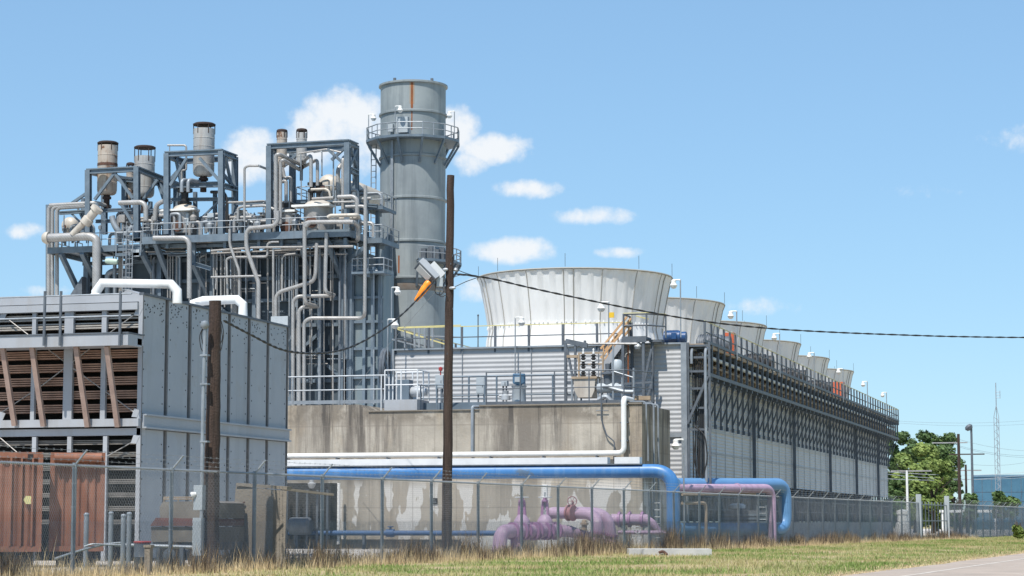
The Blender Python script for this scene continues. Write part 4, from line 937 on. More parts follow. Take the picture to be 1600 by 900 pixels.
mb = MB(); mb.box(h(256,366,1), h(268,338,1.8)); mb.box(h(290,352,1), h(298,334,1.5)); part('equipment_box', mb, boxg, bo, False)
# two horizontal drums end on
def drum(px, py, r, dy0, ln, label):
    q = h(px, py, dy0); t = thing('steam_drum', label, 'drum', (q.x, q.y, q.z-r), 'steam drums on the boiler')
    mb = MB(); mb.lathe(q, [(0,-r*.5),(r*.4,-r*.46),(r*.72,-r*.34),(r*.92,-r*.14),(r,.05),(r,ln),(r*.9,ln+r*.2),(r*.5,ln+r*.42),(0,ln+r*.5)], 28, (0,1,0)); part('shell', mb, cream, t)
    mb = MB(); mb.lathe((q.x-r*.35, q.y-r*.52, q.z-r*.2), [(.0,-.04),(r*.22,0),(r*.22,.3)], 14, (0,1,0)); part('manway', mb, rust, t)
    mb = MB(); mb.box((q.x-r*.8, q.y+.8, q.z-r*1.5), (q.x+r*.8, q.y+1.3, q.z-r*.55)); part('saddle', mb, bluest, t, False); return t
drum(513, 290, 1.12, 4.6, 5, 'round ended cream steam drum under the right steel frame'); drum(551, 302, 1.25, 7.5, 6, 'larger drum half hidden behind the right frame columns'); drum(108, 352, .85, 4, 4, 'dull drum at the left end of the boiler behind the big pipe')
# deck clutter: small valves, instruments, loops, all low on the platforms
def small_valve(px, py, dy, k):
    q = h(px, py, dy); mb = MB()
    if k == 0: mb.lathe(q, [(.12,-.9),(.12,-.3),(.32,-.25),(.36,.1),(.2,.3),(.12,.35),(.12,.7),(.35,.72),(.35,.8),(0,.82)], 10); part('hand_valve', mb, random.choice((lagd, galv, lagd)), bo)
    elif k == 1: mb.box((q.x-.35,q.y-.2,q.z-.4),(q.x+.3,q.y+.2,q.z+.35)); mb.tube([(q.x,q.y,q.z-1.2),(q.x,q.y,q.z-.4)], .08, 6); part('instrument_box', mb, random.choice((boxg, lagd, galvd)), bo, False)
    elif k == 2:
        L_ = random.uniform(1.0, 2.6); mb.tube([(q.x,q.y,q.z-1.0),(q.x,q.y,q.z+.4),(q.x+L_,q.y,q.z+.4),(q.x+L_,q.y,q.z-1.0)], .16, 8, .4); part('pipe_loop', mb, random.choice((lag, lagd, galv)), bo)
    else: mb.tube([(q.x,q.y,q.z-1.4),(q.x,q.y,q.z+random.uniform(.2,1.6))], .07, 6); mb.lathe((q.x,q.y,q.z-.2), [(.18,0),(.2,.3),(0,.4)], 8); part('gauge_post', mb, galv, bo)
for i in range(75): small_valve(random.uniform(228, 420), random.uniform(338, 358), random.uniform(.5, 4), random.choice((0,1,2,2,3)))
for i in range(30): small_valve(random.uniform(436, 560), random.uniform(336, 358), random.uniform(.2, 4), random.choice((0,1,2,3)))
for i in range(26): small_valve(random.uniform(180, 262), random.uniform(334, 362), random.uniform(1, 5), random.choice((0,1,2,3)))
for i in range(10): small_valve(random.uniform(95, 185), random.uniform(352, 372), random.uniform(1, 5), random.choice((0,1,2,3)))
for i in range(10): small_valve(random.uniform(470, 560), random.uniform(300, 330), random.uniform(2, 6), random.choice((2,3,3)))
for i in range(44):
    x0 = random.uniform(225, 500); y0 = random.uniform(374, 400); mb = MB(); L_ = random.uniform(20, 70)
    pipe([(x0, y0, random.uniform(.2,2)), (x0+L_, y0-1, random.uniform(.2,2))], random.uniform(2, 4), random.choice((lagd, galvd, lagd, bluest)), 1, 6, 'header_pipe')
# ladders with cages
for px, a_, b_ in ((201, 398, 470), ):
    q = h(px, b_, -.6); mb = MB(); z0, z1 = q.z, h(px, 352, -.6).z
    for dx in (-.3, .3): mb.tube([(q.x+dx, q.y, z0), (q.x+dx, q.y, z1)], .05, 6)
    z = z0
    while z < z1: mb.tube([(q.x-.3, q.y, z), (q.x+.3, q.y, z)], .03, 4); z += .45
    z = z0 + 1
    while z < z1: mb.ring((q.x, q.y-.35, z), .5, .03, n=12, m=4); z += 1.2
    for k in range(5): a2 = math.pi*(1+k/4); mb.tube([(q.x+.5*math.cos(a2), q.y-.35+.5*math.sin(a2), z0+1), (q.x+.5*math.cos(a2), q.y-.35+.5*math.sin(a2), z1)], .025, 4)
    part('caged_ladder', mb, galv, bo)
mb = MB(); a = h(204,401,-.5); b = h(219,390,-.3); mb.box(a, b); part('name_plate_box', mb, boxg, bo, False)
q = h(169, 408, -.8); mb = MB(); mb.lathe(q, [(0,-.3),(.22,-.25),(.28,0),(.28,.8),(.2,1.0),(0,1.05)], 14, (1,0,-.1)); part('actuator', mb, M('pale_green_paint', (.45,.56,.47), (.4,.5,.42), .5), bo)
mb = MB(); q = h(437, 514, -.9); mb.box((q.x-.9, q.y, h(437,520,-.9).z-.6), (q.x+.8, q.y+.6, q.z+1.2)); part('junction_box', mb, boxg, bo, False)
mb = MB(); q = h(104, 455, 1); mb.prism([(h(100,470,1).x, h(100,470,1).z), (h(128,470,1).x, h(100,470,1).z), (h(128,432,1).x, h(128,432,1).z), (h(110,462,1).x, h(110,460,1).z)], HY0+1, HY0+5); part('side_hood', mb, galvd, bo, False)

# vent silencers: shell, rain cap on struts
def sil(px, pyc, pyt, pyb, w, dy, label, m, gap=True, band=None):
    r = w*PXM/2*1.03; q = h(px, pyb, dy); zb = q.z; zt = h(px, pyt, dy).z; zc = h(px, pyc, dy).z
    t = thing('vent_silencer', label, 'silencer', (q.x, q.y, zb), 'vent silencers on the boiler')
    mb = MB(); H_ = zt - zb; mb.lathe((q.x,q.y,zb), [(r*.3,.0),(r*.75,.05),(r*.93,.2),(r,.5),(r,H_),(r*.96,H_),(r*.95,H_-.3),(0,H_-.3)], 28)
    for zz in (.25, .62, .8): mb.ring((q.x,q.y,zb+H_*zz), r, .03, n=28, m=4)
    part('shell', mb, m, t)
    mb = MB(); mb.lathe((q.x,q.y,zc-.2), [(r*1.06,0),(r*1.07,.12),(r*.9,.22),(r*.4,.28),(0,.3)], 28); part('rain_cap', mb, capm, t)
    for k in range(6): a_ = 2*math.pi*(k+.3)/6; mb = MB(); mb.beam((q.x+r*1.0*math.cos(a_), q.y+r*1.0*math.sin(a_), zt-.5), (q.x+r*1.0*math.cos(a_), q.y+r*1.0*math.sin(a_), zc-.2), .07); part('strut', mb, capm, t, False)
    mb = MB(); mb.lathe((q.x,q.y,zb-1.5), [(r*.3,0),(r*.3,1.1),(r*.45,1.12),(r*.45,1.35),(r*.34,1.36),(r*.34,1.5),(0,1.51)], 16); part('inlet_nozzle', mb, capm, t)
    if band: zz = h(px, band, dy).z; mb = MB(); mb.lathe((q.x,q.y,zz-.12), [(r*.9,0),(r*1.03,.0),(r*1.03,.26),(r*.9,.26)], 28); part('rust_band', mb, rust, t)
    return t
sil(167, 222, 228, 305, 31, 2.5, 'leftmost large silencer, cream with heavy rust streaks and rust band', silrust, True, 258)
sil(225, 229, 245, 309, 32, 4, 'grey silencer with a widely raised rain cap, second large one from the left', silenc)
sil(203, 255, 262, 312, 13, 7, 'small rusty red silencer half hidden behind the grey one', silrust, True, 300)
sil(318, 193, 202, 276, 33, 2.5, 'tallest large grey silencer inside the middle steel frame', silenc)
sil(440, 203, 207, 262, 16, 3, 'left one of the two slim silencers above the right frame, rust stained', silrust)
sil(471, 202, 208, 258, 16, 3, 'right one of the two slim silencers above the right frame, grey', silenc)

# ------------------------------------------------------------------ exhaust stack
EY = 209.0; ez = lambda py: atY(643, py, EY).z
exx = atY(644.5, 400, EY).x; Rs = (atY(691,330,EY).x - atY(594,330,EY).x)/2
es = thing('exhaust_stack', 'tall round grey steel exhaust stack with a ring platform and rust streak', 'chimney', (exx, EY, 0))
zt = ez(136); zp = ez(222)
mb = MB(); mb.lathe((exx,EY,0), [(Rs,0),(Rs,zt-.5),(Rs,zt)], 72); mb.open_lathe((exx,EY,0), [(Rs-.05,zt),(Rs-.05,zt-6)], 48); part('shell', mb, stackm, es)
mb = MB()
for py, e in ((135,.2),(180,.16),(248,.14),(313,.14),(380,.14),(437,.34)): z = ez(py); mb = MB(); mb.lathe((exx,EY,z-.1), [(Rs+.005,-.16),(Rs+e,-.08),(Rs+e,.1),(Rs+.005,.16)], 72); part('stiffener_ring', mb, stackm, es)
mb = MB(); z = ez(440)
mb.lathe((exx,EY,z-.9), [(Rs+.005,-.3),(Rs+.05,-.2),(Rs+.05,.4),(Rs+.005,.42)], 72); part('rust_joint', mb, M('rusty_ring', (.17,.135,.11), (.2,.2,.19), .8, 0, .7), es)
mb = MB()
def skin(t, z0, z1, w, k=1.004):
    vs = []; n = 5
    for i in range(n+1):
        a_ = t + (i/n-.5)*w; 
        for z in (z0, z1): vs.append((exx+Rs*k*math.cos(a_), EY+Rs*k*math.sin(a_), z))
    return vs, [(2*i,2*i+2,2*i+3,2*i+1) for i in range(n)]
tc_ = math.atan2(-EY, -exx)   # azimuth facing the camera
mb.add(*skin(tc_-.04, ez(178), zt, .07)); mb.add(*skin(tc_-.04, ez(212), ez(178), .035)); mb.add(*skin(tc_-.42, ez(432), ez(405), .05)); part('rust_streak', mb, rustst, es)
mb = MB(); mb.add(*skin(tc_-.04, ez(172), zt, .15, 1.0025)); part('rust_halo', mb, M('rust_wash', (.33,.24,.17), (.3,.27,.23), .8, 0, 1.5), es)
mb = MB(); q = math.pi; 
for dt in (-.36, -.30, .30): pass
# ring platform
def ring_platform(z, ri, ro, n, a0, a1, nm):
    mb = MB(); pts = []
    for i in range(n+1):
        a_ = a0 + (a1-a0)*i/n; c_, s_ = math.cos(a_), math.sin(a_); pts.append((c_, s_))
    for i in range(n):
        (c0_, s0_), (c1_, s1_) = pts[i], pts[i+1]; vs = []
        for (c_, s_) in ((c0_,s0_),(c1_,s1_)):
            vs += [(exx+ri*c_,EY+ri*s_,z-.25),(exx+ro*c_,EY+ro*s_,z-.25),(exx+ro*c_,EY+ro*s_,z),(exx+ri*c_,EY+ri*s_,z)]
        mb.add(vs, [(0,1,5,4),(1,2,6,5),(2,3,7,6),(3,0,4,7)])
        m0 = ((c0_+c1_)/2, (s0_+s1_)/2)
        mb.beam((exx+(ro-.1)*c0_, EY+(ro-.1)*s0_, z-.25), (exx+(ri+.03)*c0_, EY+(ri+.03)*s0_, z-2.6), .2)
    pl = part(nm, mb, bluest, es, False)
    part('railing', rail([(exx+(ro-.08)*c_, EY+(ro-.08)*s_, z) for c_, s_ in pts], 1.25, .055, 1.3, True, 1), galv, pl); return pl
ring_platform(zp, Rs+.02, Rs+1.55, 12, 0, 2*math.pi, 'ring_platform')
ring_platform(ez(412), Rs+.02, Rs+1.7, 6, tc_+.12, tc_+2.1, 'lower_platform')
mb = MB()
for k in range(5): a_ = tc_+.3+.2*k; x_, y_ = exx+(Rs+.5)*math.cos(a_), EY+(Rs+.5)*math.sin(a_); mb.box((x_-.25,y_-.25,ez(412)), (x_+.25,y_+.25,ez(412)+1.1+.2*(k%2)))
part('instrument_box', mb, galvd, es, False)
# box and lights on platform, ladder at the left, conduit mast
mb = MB(); a_ = tc_-.28; x_, y_ = exx+(Rs+.45)*math.cos(a_), EY+(Rs+.45)*math.sin(a_); mb.box((x_-.6,y_-.25,zp+.3),(x_+.6,y_+.25,zp+1.9)); part('cabinet', mb, boxg, es, False)
mb = MB(); a_ = tc_-.65; x_, y_ = exx+(Rs+.35)*math.cos(a_), EY+(Rs+.35)*math.sin(a_); mb.box((x_-.25,y_-.2,zp+.5),(x_+.25,y_+.2,zp+1.3)); part('junction_box', mb, boxg, es, False)
mb = MB(); a_ = tc_-1.75
for dx in (0, .5): x_, y_ = exx+(Rs+.5+dx)*math.cos(a_), EY+(Rs+.5+dx)*math.sin(a_); mb.tube([(x_,y_,ez(430)),(x_,y_,zp)], .06, 6)
z = ez(430)
while z < zp: mb.tube([(exx+(Rs+.5)*math.cos(a_),EY+(Rs+.5)*math.sin(a_),z),(exx+(Rs+1.0)*math.cos(a_),EY+(Rs+1.0)*math.sin(a_),z)], .04, 4); z += .6
part('ladder', mb, galv, es)
mb = MB(); a_ = tc_-.64
for da in (-.02, .02): x_, y_ = exx+(Rs+.2)*math.cos(a_+da), EY+(Rs+.2)*math.sin(a_+da); mb.tube([(x_,y_,ez(505)),(x_,y_,zp-.3)], .09, 6)
part('conduit', mb, galv, es)
mb = MB()
for a_ in (tc_-.6, tc_+.6): x_, y_ = exx+Rs*math.cos(a_), EY+Rs*math.sin(a_); mb.box((x_-.12,y_-.12,zt),(x_+.12,y_+.12,zt+.35))
part('lifting_lug', mb, galvd, es, False)
for px, py, lab, sd in ((576,179,'lamp post at the left edge of the stack platform',1),(617.5,166,'lamp post standing before the stack shell on the ring platform',1),(710,174,'lamp post at the right edge of the stack platform',-1)):
    yy = EY - (Rs+1.3 if px == 617.5 else .3); q = atY(px, py, yy); lamp((q.x, yy, zp), q.z, lab, 'lamp posts on the exhaust stack', sd, 1.5)

# ------------------------------------------------------------------ left air cooler building
LX, LY = -29.0, 60.3
f_ = lambda px, py, dy=0: atY(px, py, LY + dy)
s_ = lambda px, py, dx=0: atX(px, py, LX + dx)
LX = f_(221, 560).x; 
zt = f_(221, 459).z; yb = s_(449.5, 560).y; XW = LX - 14
ac = thing('air_cooler', 'grey panelled air cooler with open banks of brown louvre slats', 'air cooler', (LX-5, LY+4, 0))
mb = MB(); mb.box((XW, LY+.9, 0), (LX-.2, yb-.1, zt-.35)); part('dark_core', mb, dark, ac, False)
# side panels with recessed ribs
ribs = [221.5, 260, 296, 327.5, 358, 389, 418.5, 449.5]; ys = [s_(p, 560).y for p in ribs]
zf = (s_(222,655).z + s_(447,683).z)/2; zft = zf+.22; zfb = zf-.22
mb = MB(); mb.box((LX-.14, LY+.1, 0), (LX-.06, yb, zt-.02)); part('rib_strip', mb, galvd, ac, False)
for i in range(7):
    y0, y1 = ys[i] + (.13 if i else 0), ys[i+1] - .13
    for (za, zb_) in ((zft+.02, zt-.03), (0.1, zfb-.02)):
        mb = MB(); mb.box((LX-.055, y0, za), (LX, y1, zb_)); p_ = part('side_panel', mb, panel, ac, False)
        mb = MB(); random.seed(i*7+int(za)); 
        def bolt(y, z): mb.lathe((LX-.004, y, z), [(.026,0),(.026,.012),(0,.016)], 6, (1,0,0))
        z = za + .3
        while z < zb_ - .15: bolt(y0+.13, z); bolt(y1-.13, z+.05); z += .52
        if za > 1 and i != 3:
            for k in range(26 if i < 2 else 15): bolt(random.uniform(y0+.1, y1-.1), zt - .12 - abs(random.gauss(0, .33)))
        part('bolts', mb, black, p_)
for i in range(8):
    mb = MB(); mb.hbeam((LX-.02, ys[i] if i < 7 else yb-.03, .05), (LX-.02, ys[i] if i < 7 else yb-.03, zt-.03), .1, .05, .02); part('rib', mb, M('rib_grey', (.23,.22,.215), (.17,.165,.16), .7, 0, 2), ac, False)
mb = MB(); mb.box((LX-.05, LY+.05, zfb), (LX+.1, yb, zft)); mb.box((LX+.1, LY+.05, zft-.05), (LX+.18, yb, zft)); mb.box((LX+.1, LY+.05, zfb), (LX+.18, yb, zfb+.05)); part('flange_beam', mb, panel, ac, False)
mb = MB(); mb.box((LX-.1, LY-.03, zt-.03), (LX+.05, yb+.05, zt+.04)); part('top_edge', mb, galvd, ac, False)
# front face
def fbar(px0, px1, py0, py1, dy0, dy1, m, nm):
    a = f_(px0, py1, dy0); b = f_(px1, py0, dy0); mb = MB(); mb.box((a.x, LY+dy0, a.z), (b.x, LY+dy1, b.z)); return part(nm, mb, m, ac, False)
def zf_(py, dy=0): return f_(120, py, dy).z
def band(py0, py1, x0, x1, d0, d1, m, nm):
    mb = MB(); mb.box((x0, LY+d0, zf_(py1, d0)), (x1, LY+d1, zf_(py0, d0))); return part(nm, mb, m, ac, False)
band(462, 474, XW, LX-.11, .0, .3, panelf, 'fascia'); band(475, 486, XW, LX-.11, -.12, .3, panelf, 'upper_beam'); mb = MB(); mb.box((XW, LY+.3, zf_(463)), (LX-.15, yb, zf_(462)+.02)); part('roof', mb, panelf, ac, False)
band(655, 667, XW, LX+.02, -.18, .3, panelf, 'middle_beam'); band(670, 681, XW, LX+.02, -.02, .3, panelf, 'lower_beam')
xe_ = f_(200, 530, -1.1).x
mb = MB(); mb.box((XW, LY-1.1, f_(120,541,-1.1).z), (xe_, LY-.15, f_(120,523,-1.1).z)); mb.box((xe_, LY-.45, f_(120,541,-.45).z), (LX-.12, LY, f_(120,531,-.45).z)); part('front_beam', mb, panelf, ac, False)
mb = MB(); mb.box((XW, LY-1.13, f_(120,522.5,-1.13).z), (xe_+.02, LY-.1, f_(120,522,-1.13).z+.03)); part('front_beam_cap', mb, galvd, ac, False)
mb = MB(); mb.box((LX-.11, LY-.02, 0), (LX+.025, LY+.06, zt-.03)); part('corner_post', mb, panelf, ac, False)
# louvre banks: groups of four slats
def bank(pys, m, cnt=4, ph=13.5, nm='louvre_bank', d=.12):
    for py in pys:
        mb = MB()
        for k in range(cnt):
            z1_ = zf_(py + ph*k/cnt, d); z0_ = zf_(py + ph*(k+.62)/cnt, d); mb.beam((XW, LY+d+.16, (z0_+z1_)/2), (LX-.12, LY+d+.16, (z0_+z1_)/2), .34, (z1_-z0_))
        part(nm, mb, m, ac, False)
bank([491, 505, 524], tubeg, 3, 10.5); bank([548, 568.5, 589.5, 611, 632], tubes, 4, 14); bank([688, 707, 728, 749, 770, 791, 812], tube_shade, 3, 8)
for px, w in ((52.5, .13), (107, .3), (162, .16)):
    q = f_(px, 560); mb = MB(); mb.box((q.x-w/2, LY-.02, zf_(655)), (q.x+w/2, LY+.1, zf_(487))); part('mullion', mb, panelf, ac, False)
for px in (53, 108, 164): q = f_(px, 720); mb = MB(); mb.box((q.x-.07, LY-.02, 0), (q.x+.07, LY+.1, zf_(682))); part('mullion', mb, panelf, ac, False)
for x_ in (-2.1, -4.4, -6.6): mb = MB(); q = f_(0, 560); mb.box((q.x+x_-.1, LY-.02, 0), (q.x+x_+.1, LY+.1, zf_(487))); part('mullion', mb, panelf, ac, False)
for (p0, p1) in (((4,541),(23,665)), ((50,541),(68,666)), ((119,541),(137,667)), ((167,541),(184,667))):
    mb = MB(); mb.beam(f_(*p0, -.95), f_(*p1, -.3), .15, .12); part('strut', mb, brownst, ac, False)
for (p0, p1) in (((14,500),(44,523)), ((216,487),(170,521)), ((74,545),(148,600)), ((140,545),(66,602)), ((108,571),(215,648)), ((66,602),(0,646)), ((0,684),(28,708)), ((215,686),(165,714))):
    mb = MB(); mb.tube([f_(*p0, .0), f_(*p1, .0)], .018, 5); part('tie_rod', mb, lagd, ac)
for px, py in ((5,492),(216,486),(212,645),(211,686),(2,650)): q = f_(px, py, -.03); mb = MB(); mb.prism([(q.x-.14,q.z-.12),(q.x+.04,q.z-.14),(q.x+.14,q.z+.08),(q.x-.05,q.z+.14)], q.y, q.y+.02); part('gusset_plate', mb, panelf, ac, False)
for px in (70.5, 95.5, 188.5):
    a = f_(px, 455, -1.2); b = f_(px, 540, -1.2); mb = MB(); mb.tube([(a.x, LY-1.2, b.z), (a.x, LY-1.2, a.z)], .045, 8); part('rail_post', mb, galvd, ac)
q = f_(100, 496, -1.2); mb = MB(); mb.tube([(XW, LY-1.2, q.z), (f_(205,493,-1.2).x, LY-1.2, q.z)], .03, 8); q = f_(100, 462, -1.2); mb.tube([(XW, LY-1.2, q.z), (f_(206,460,-1.2).x, LY-1.2, q.z)], .025, 8); part('rail_tube', mb, galv, ac)
# roof ridge and the two white ducts
mb = MB(); a = f_(160, 461, 1); b = f_(237, 452, 3); mb.prism([(f_(165,459,1.5).x, zt-.1), (LX-.4, zt-.1), (LX-.4, zt+.02), (f_(236,452,1.5).x-.8, f_(236,451,1.5).z)], LY+1.5, yb-.5); part('roof_ridge', mb, panelf, ac, False)
d1 = s_(277, 470, -.5)
def duct(ypl, pts, d, label):
    P_ = [atY(px, py, ypl) for px, py in pts]; t = thing('white_duct', label, 'duct', (P_[0].x, ypl, zt), 'white ducts on the air cooler roof'); mb = MB(); mb.tube(P_, d/2, 20); part('duct', mb, white, t)
    mb = MB(); q = P_[1].lerp(P_[2], .5); mb.ring(P_[0].lerp(P_[1], .6), d/2, .03, (0,0,1), 20, 4); part('seam_ring', mb, white, t); return t
dd = 15*LY/3400/.96*1.08
duct(LY+1.0, [(150,466),(150,456),(160,442),(267,444),(277,455),(277,474)], dd, 'long white elbowed duct on the roof at left')
P0 = s_(379, 492, -.9); duct(P0.y, [(300,476),(318,470),(370,468),(379.5,476),(379.5,496)], dd*1.1, 'shorter white elbowed duct on the roof, partly behind the wooden pole')
# ------------------------------------------------------------------ chain-link fence, gate
random.seed(11)
POSTS = [-55,115,267,397,503,597,674,747,815,872,925,975,1014,1053,1093,1124,1154,1185,1211,1239,1263,1286,1305,1325,1344,1360,1378,1394,1409,1422]
FH = 2.4
def chain_link(mb, A, B, z0, z1, pitch, r, off=0.0):
    d = Vector((B.x-A.x, B.y-A.y, 0)); Ln = d.length; d.normalize(); nrm = Vector((d.y, -d.x, 0)); H_ = z1 - z0; sl = H_ * .58
    for sgn in (1, -1):
        n = int((Ln + sl) / pitch)
        for i in range(n):
            s0 = i*pitch - sl; s1 = s0 + sl; za, zb = z0, z1
            if s0 < 0: za = z0 + H_*(-s0)/sl; s0 = 0
            if s1 > Ln: zb = z0 + (zb - z0)*(Ln - (i*pitch - sl))/sl; s1 = Ln
            if s1 - s0 < .02: continue
            if sgn < 0: za, zb = z1 - (za - z0), z1 - (zb - z0)
            p = A + d*s0 + nrm*(off + sgn*r); q = A + d*s1 + nrm*(off + sgn*r); p = Vector((p.x,p.y,za)); q = Vector((q.x,q.y,zb))
            t = (q-p).normalized(); a = nrm*r; c = t.cross(nrm)*r
            vs = [p+a, p-a*.5+c*.87, p-a*.5-c*.87, q+a, q-a*.5+c*.87, q-a*.5-c*.87]
            mb.add(vs, [(0,1,4,3),(1,2,5,4),(2,0,3,5)])
def fence(A, B, posts, label, first_r=.04, arms=True):
    t = thing('chain_link_fence', label, 'fence', A); up = Vector((0,0,1))
    d = (B-A).normalized(); nrm = Vector((d.y,-d.x,0))
    mb = MB(); chain_link(mb, A, B, .03, FH, .07, .0029, .05); part('mesh', mb, wirem, t, False)
    mb = MB(); chain_link(mb, A, B, .02, 1.21, .05, .0015, .065); part('fine_lower_mesh', mb, wirem, t, False)
    mb = MB(); mb.tube([A+up*FH, B+up*FH], .024, 8); part('top_rail', mb, galv, t)
    mb = MB(); L_ = (B-A).length; n = int(L_/.056)
    for i in range(n): p = A + d*(i*.056) + nrm*.05; mb.beam((p.x,p.y,FH-.005), (p.x+d.x*.012,p.y+d.y*.012,FH+.04), .006)
    part('twisted_wire_tips', mb, wirem, t, False)
    f0 = None
    for p in posts:
        if f0 is None:
            m_ = MB(); m_.tube([p, p+up*(FH+.06)], .05, 10); f0 = part('post', m_, fencep, t); fp = p
            m_ = MB(); m_.beam(p+up*FH, p+up*(FH+.33)+nrm*.30, .045, .03); part('barb_arm', m_, galv, f0, False)
            m_ = MB(); 
            for z in (.5,1.0,1.5,2.0,2.33): m_.lathe(p+up*z, [(.054,0),(.054,.03)], 10)
            part('tie_band', m_, galv, f0)
        else: copy_part(f0, p-fp, t)
    mb = MB()
    for k in range(3):
        o = nrm*(.11+.09*k) + up*(FH+.12+.1*k)
        for i in range(len(posts)-1):
            a, b = posts[i]+o, posts[i+1]+o; m_ = a.lerp(b,.5)-up*.02; mb.tube([a,m_,b], .0035, 4)
            nb = int((b-a).length/.28)
            for j in range(nb): q = a.lerp(b,(j+.5)/nb)-up*.012; mb.beam(q+Vector((-.02,0,-.025)), q+Vector((.02,0,.025)), .004); mb.beam(q+Vector((.02,0,-.02)), q+Vector((-.02,0,.03)), .004)
    part('barbed_wire', mb, wirem, t, False); return t
pp = [fence_pt(x) for x in POSTS]; gA = fence_pt(1436); gB = fence_pt(1480)
fence(pp[0], gA, pp, 'long chain link fence with barbed wire arms running from the left edge to the gate')
farpx = [1492,1503,1514,1525,1536,1547,1557,1567,1577,1587,1597,1607,1617,1627]; pf = [fence_pt(x) for x in farpx]
fence(gB, pf[-1], pf, 'far chain link fence continuing right of the gate')
gt = thing('metal_gate', 'grey vertical bar gate between two thick square posts', 'gate', gA); gd = (gB-gA).normalized()
for p in (gA, gB): mb = MB(); mb.box((p.x-.16,p.y-.16,0), (p.x+.16,p.y+.16,2.95)); part('gate_post', mb, boxg, gt, False)
mb = MB()
for k in range(1, 9): p = gA.lerp(gB, k/9); mb.tube([p, p+Vector((0,0,2.5))], .035, 6)
for z in (.25, 1.25, 2.3): mb.beam(gA+Vector((0,0,z)), gB+Vector((0,0,z)), .06)
part('bar_panel', mb, fencep, gt)

# ------------------------------------------------------------------ wooden poles and cables
def pole(px_t, py_t, px_b, D, r0, r1, label):
    b = atD(px_b, 900, D); tpt = atD(px_t, py_t, D); t = thing('utility_pole', label, 'utility pole', (b.x, b.y, 0)); b = Vector((b.x,b.y,-.2))
    mb = MB(); n = 26; pts = [b.lerp(tpt, i/n) + Vector((random.uniform(-.008,.008), random.uniform(-.008,.008), 0)) for i in range(n+1)]
    mb.tube(pts, [r0+(r1-r0)*i/n for i in range(n+1)], 18); part('pole', mb, wood, t); return t, b, tpt
DM = fence_pt(703, -.7); DMd = Vector((-math.sin(YAW), math.cos(YAW), 0)).dot(DM)
pm, pb0, pt0 = pole(704, 274, 697.5, DMd, .165, .118, 'tall dark wooden utility pole in the middle carrying a tilted street light')
DL = 53.0
pl, lb0, lt0 = pole(336.5, 470, 328, DL, .215, .145, 'short dark wooden utility pole before the panelled air cooler')
mb = MB()
for k in range(12): 
    z = random.uniform(.5, 10.5); p = pb0.lerp(pt0, z/11); a_ = tc_ + random.uniform(-1,1); mb.lathe((p.x+.135*math.cos(a_), p.y+.135*math.sin(a_), z), [(.012,-.03),(.012,.03)], 6)
part('nail', mb, galvd, pm)
W_ = lambda px, py, D=None: atD(px, py, D or DMd)
br = MB(); br.tube([W_(692,432,DMd-.1), W_(680,434,DMd-.15), W_(672,440,DMd-.2)], .03, 8); br.tube([W_(692,454,DMd-.12), W_(680,453,DMd-.14)], .05, 8); br.box(W_(692,444,DMd-.1), W_(690,420,DMd-.14)+Vector((.02,-.05,0)))
part('bracket', br, lamps, pm); br = MB(); br.lathe(W_(696,421,DMd-.14), [(.03,-.08),(.05,-.04),(.05,.04),(.03,.08)], 10, (1,0,0)); part('insulator', br, lamps, pm); br = MB(); br.lathe(W_(707,450,DMd-.16), [(.03,-.1),(.05,-.05),(.05,.05),(.03,.1)], 10, (1,0,0)); part('insulator', br, lamps, pm); br = MB(); br.lathe(W_(712,424,DMd), [(.05,0),(.07,.04),(.05,.1),(0,.12)], 10)
part('insulator', br, lamps, pm)
# tilted floodlight
def obox(mb, c, ex, ey, ez, tp=1.0):
    c = Vector(c); vs = []
    for sz in (-1, 1):
        k = tp if sz > 0 else 1
        for sx, sy in ((-1,-1),(1,-1),(1,1),(-1,1)): vs.append(c + ex*sx*k + ey*sy*k + ez*sz)
    mb.add(vs, [(0,3,2,1),(4,5,6,7),(0,1,5,4),(1,2,6,5),(2,3,7,6),(3,0,4,7)])
fl = thing('street_light', 'grey box street light hanging tilted from the tall wooden pole', 'street light', W_(672,428,DMd-.3))
k = DMd/3400
ax = (RT*.70 - Vector((0,0,1))*.71).normalized(); fw = RT.cross(Vector((0,0,1))).normalized(); ny = (RT*.71 + Vector((0,0,1))*.70).normalized()
ln = (fw*.62 - ny*.78).normalized(); e3 = ax.cross(ln).normalized()
c_ = W_(667,424,DMd-.3); mb = MB(); obox(mb, c_, e3*10*k, ln*6*k, ax*19*k, .9); obox(mb, c_-ln*8*k, e3*7*k, ln*1.9*k, ax*15*k, .8); part('housing', mb, lamps, fl, False)
mb = MB(); obox(mb, c_+ln*6.6*k, e3*8.8*k, ln*.5*k, ax*17.4*k, .9); part('door_frame', mb, galvd, fl, False)
mb = MB(); obox(mb, c_+ln*7.6*k-ax*1.5*k, e3*7.2*k, ln*.45*k, ax*13*k, .92); part('lens', mb, glassl, fl, False)
mb = MB(); obox(mb, W_(682,423,DMd-.2), ny*8*k, fw*5*k, ax*13*k, .9); part('back_box', mb, whitep, fl, False)
mb = MB(); obox(mb, W_(687,441,DMd-.25), RT*5*k, fw*4*k, Vector((0,0,1))*7*k); part('ballast_box', mb, boxg, fl, False)
mb = MB(); mb.tube([W_(676,436,DMd-.25), W_(684,436,DMd-.2), W_(690,432,DMd-.1)], .035, 8); part('knuckle', mb, galvd, fl)
og = thing('orange_cover', 'bright orange tapered plastic cover hanging below the street light', 'plastic cover', W_(668,445,DMd-.3))
a = W_(668.5,444,DMd-.3); b = W_(648.5,471,DMd-.3); dv = (b-a); Ln = dv.length; mb = MB(); mb.lathe(a, [(0,-.12),(.09,-.10),(.125,-.03),(.125,.05),(.115,.12),(.125,.16),(.105,Ln*.5),(.065,Ln*.93),(.03,Ln*.99),(0,Ln)], 18, tuple(dv)); part('sleeve', mb, orng, og)
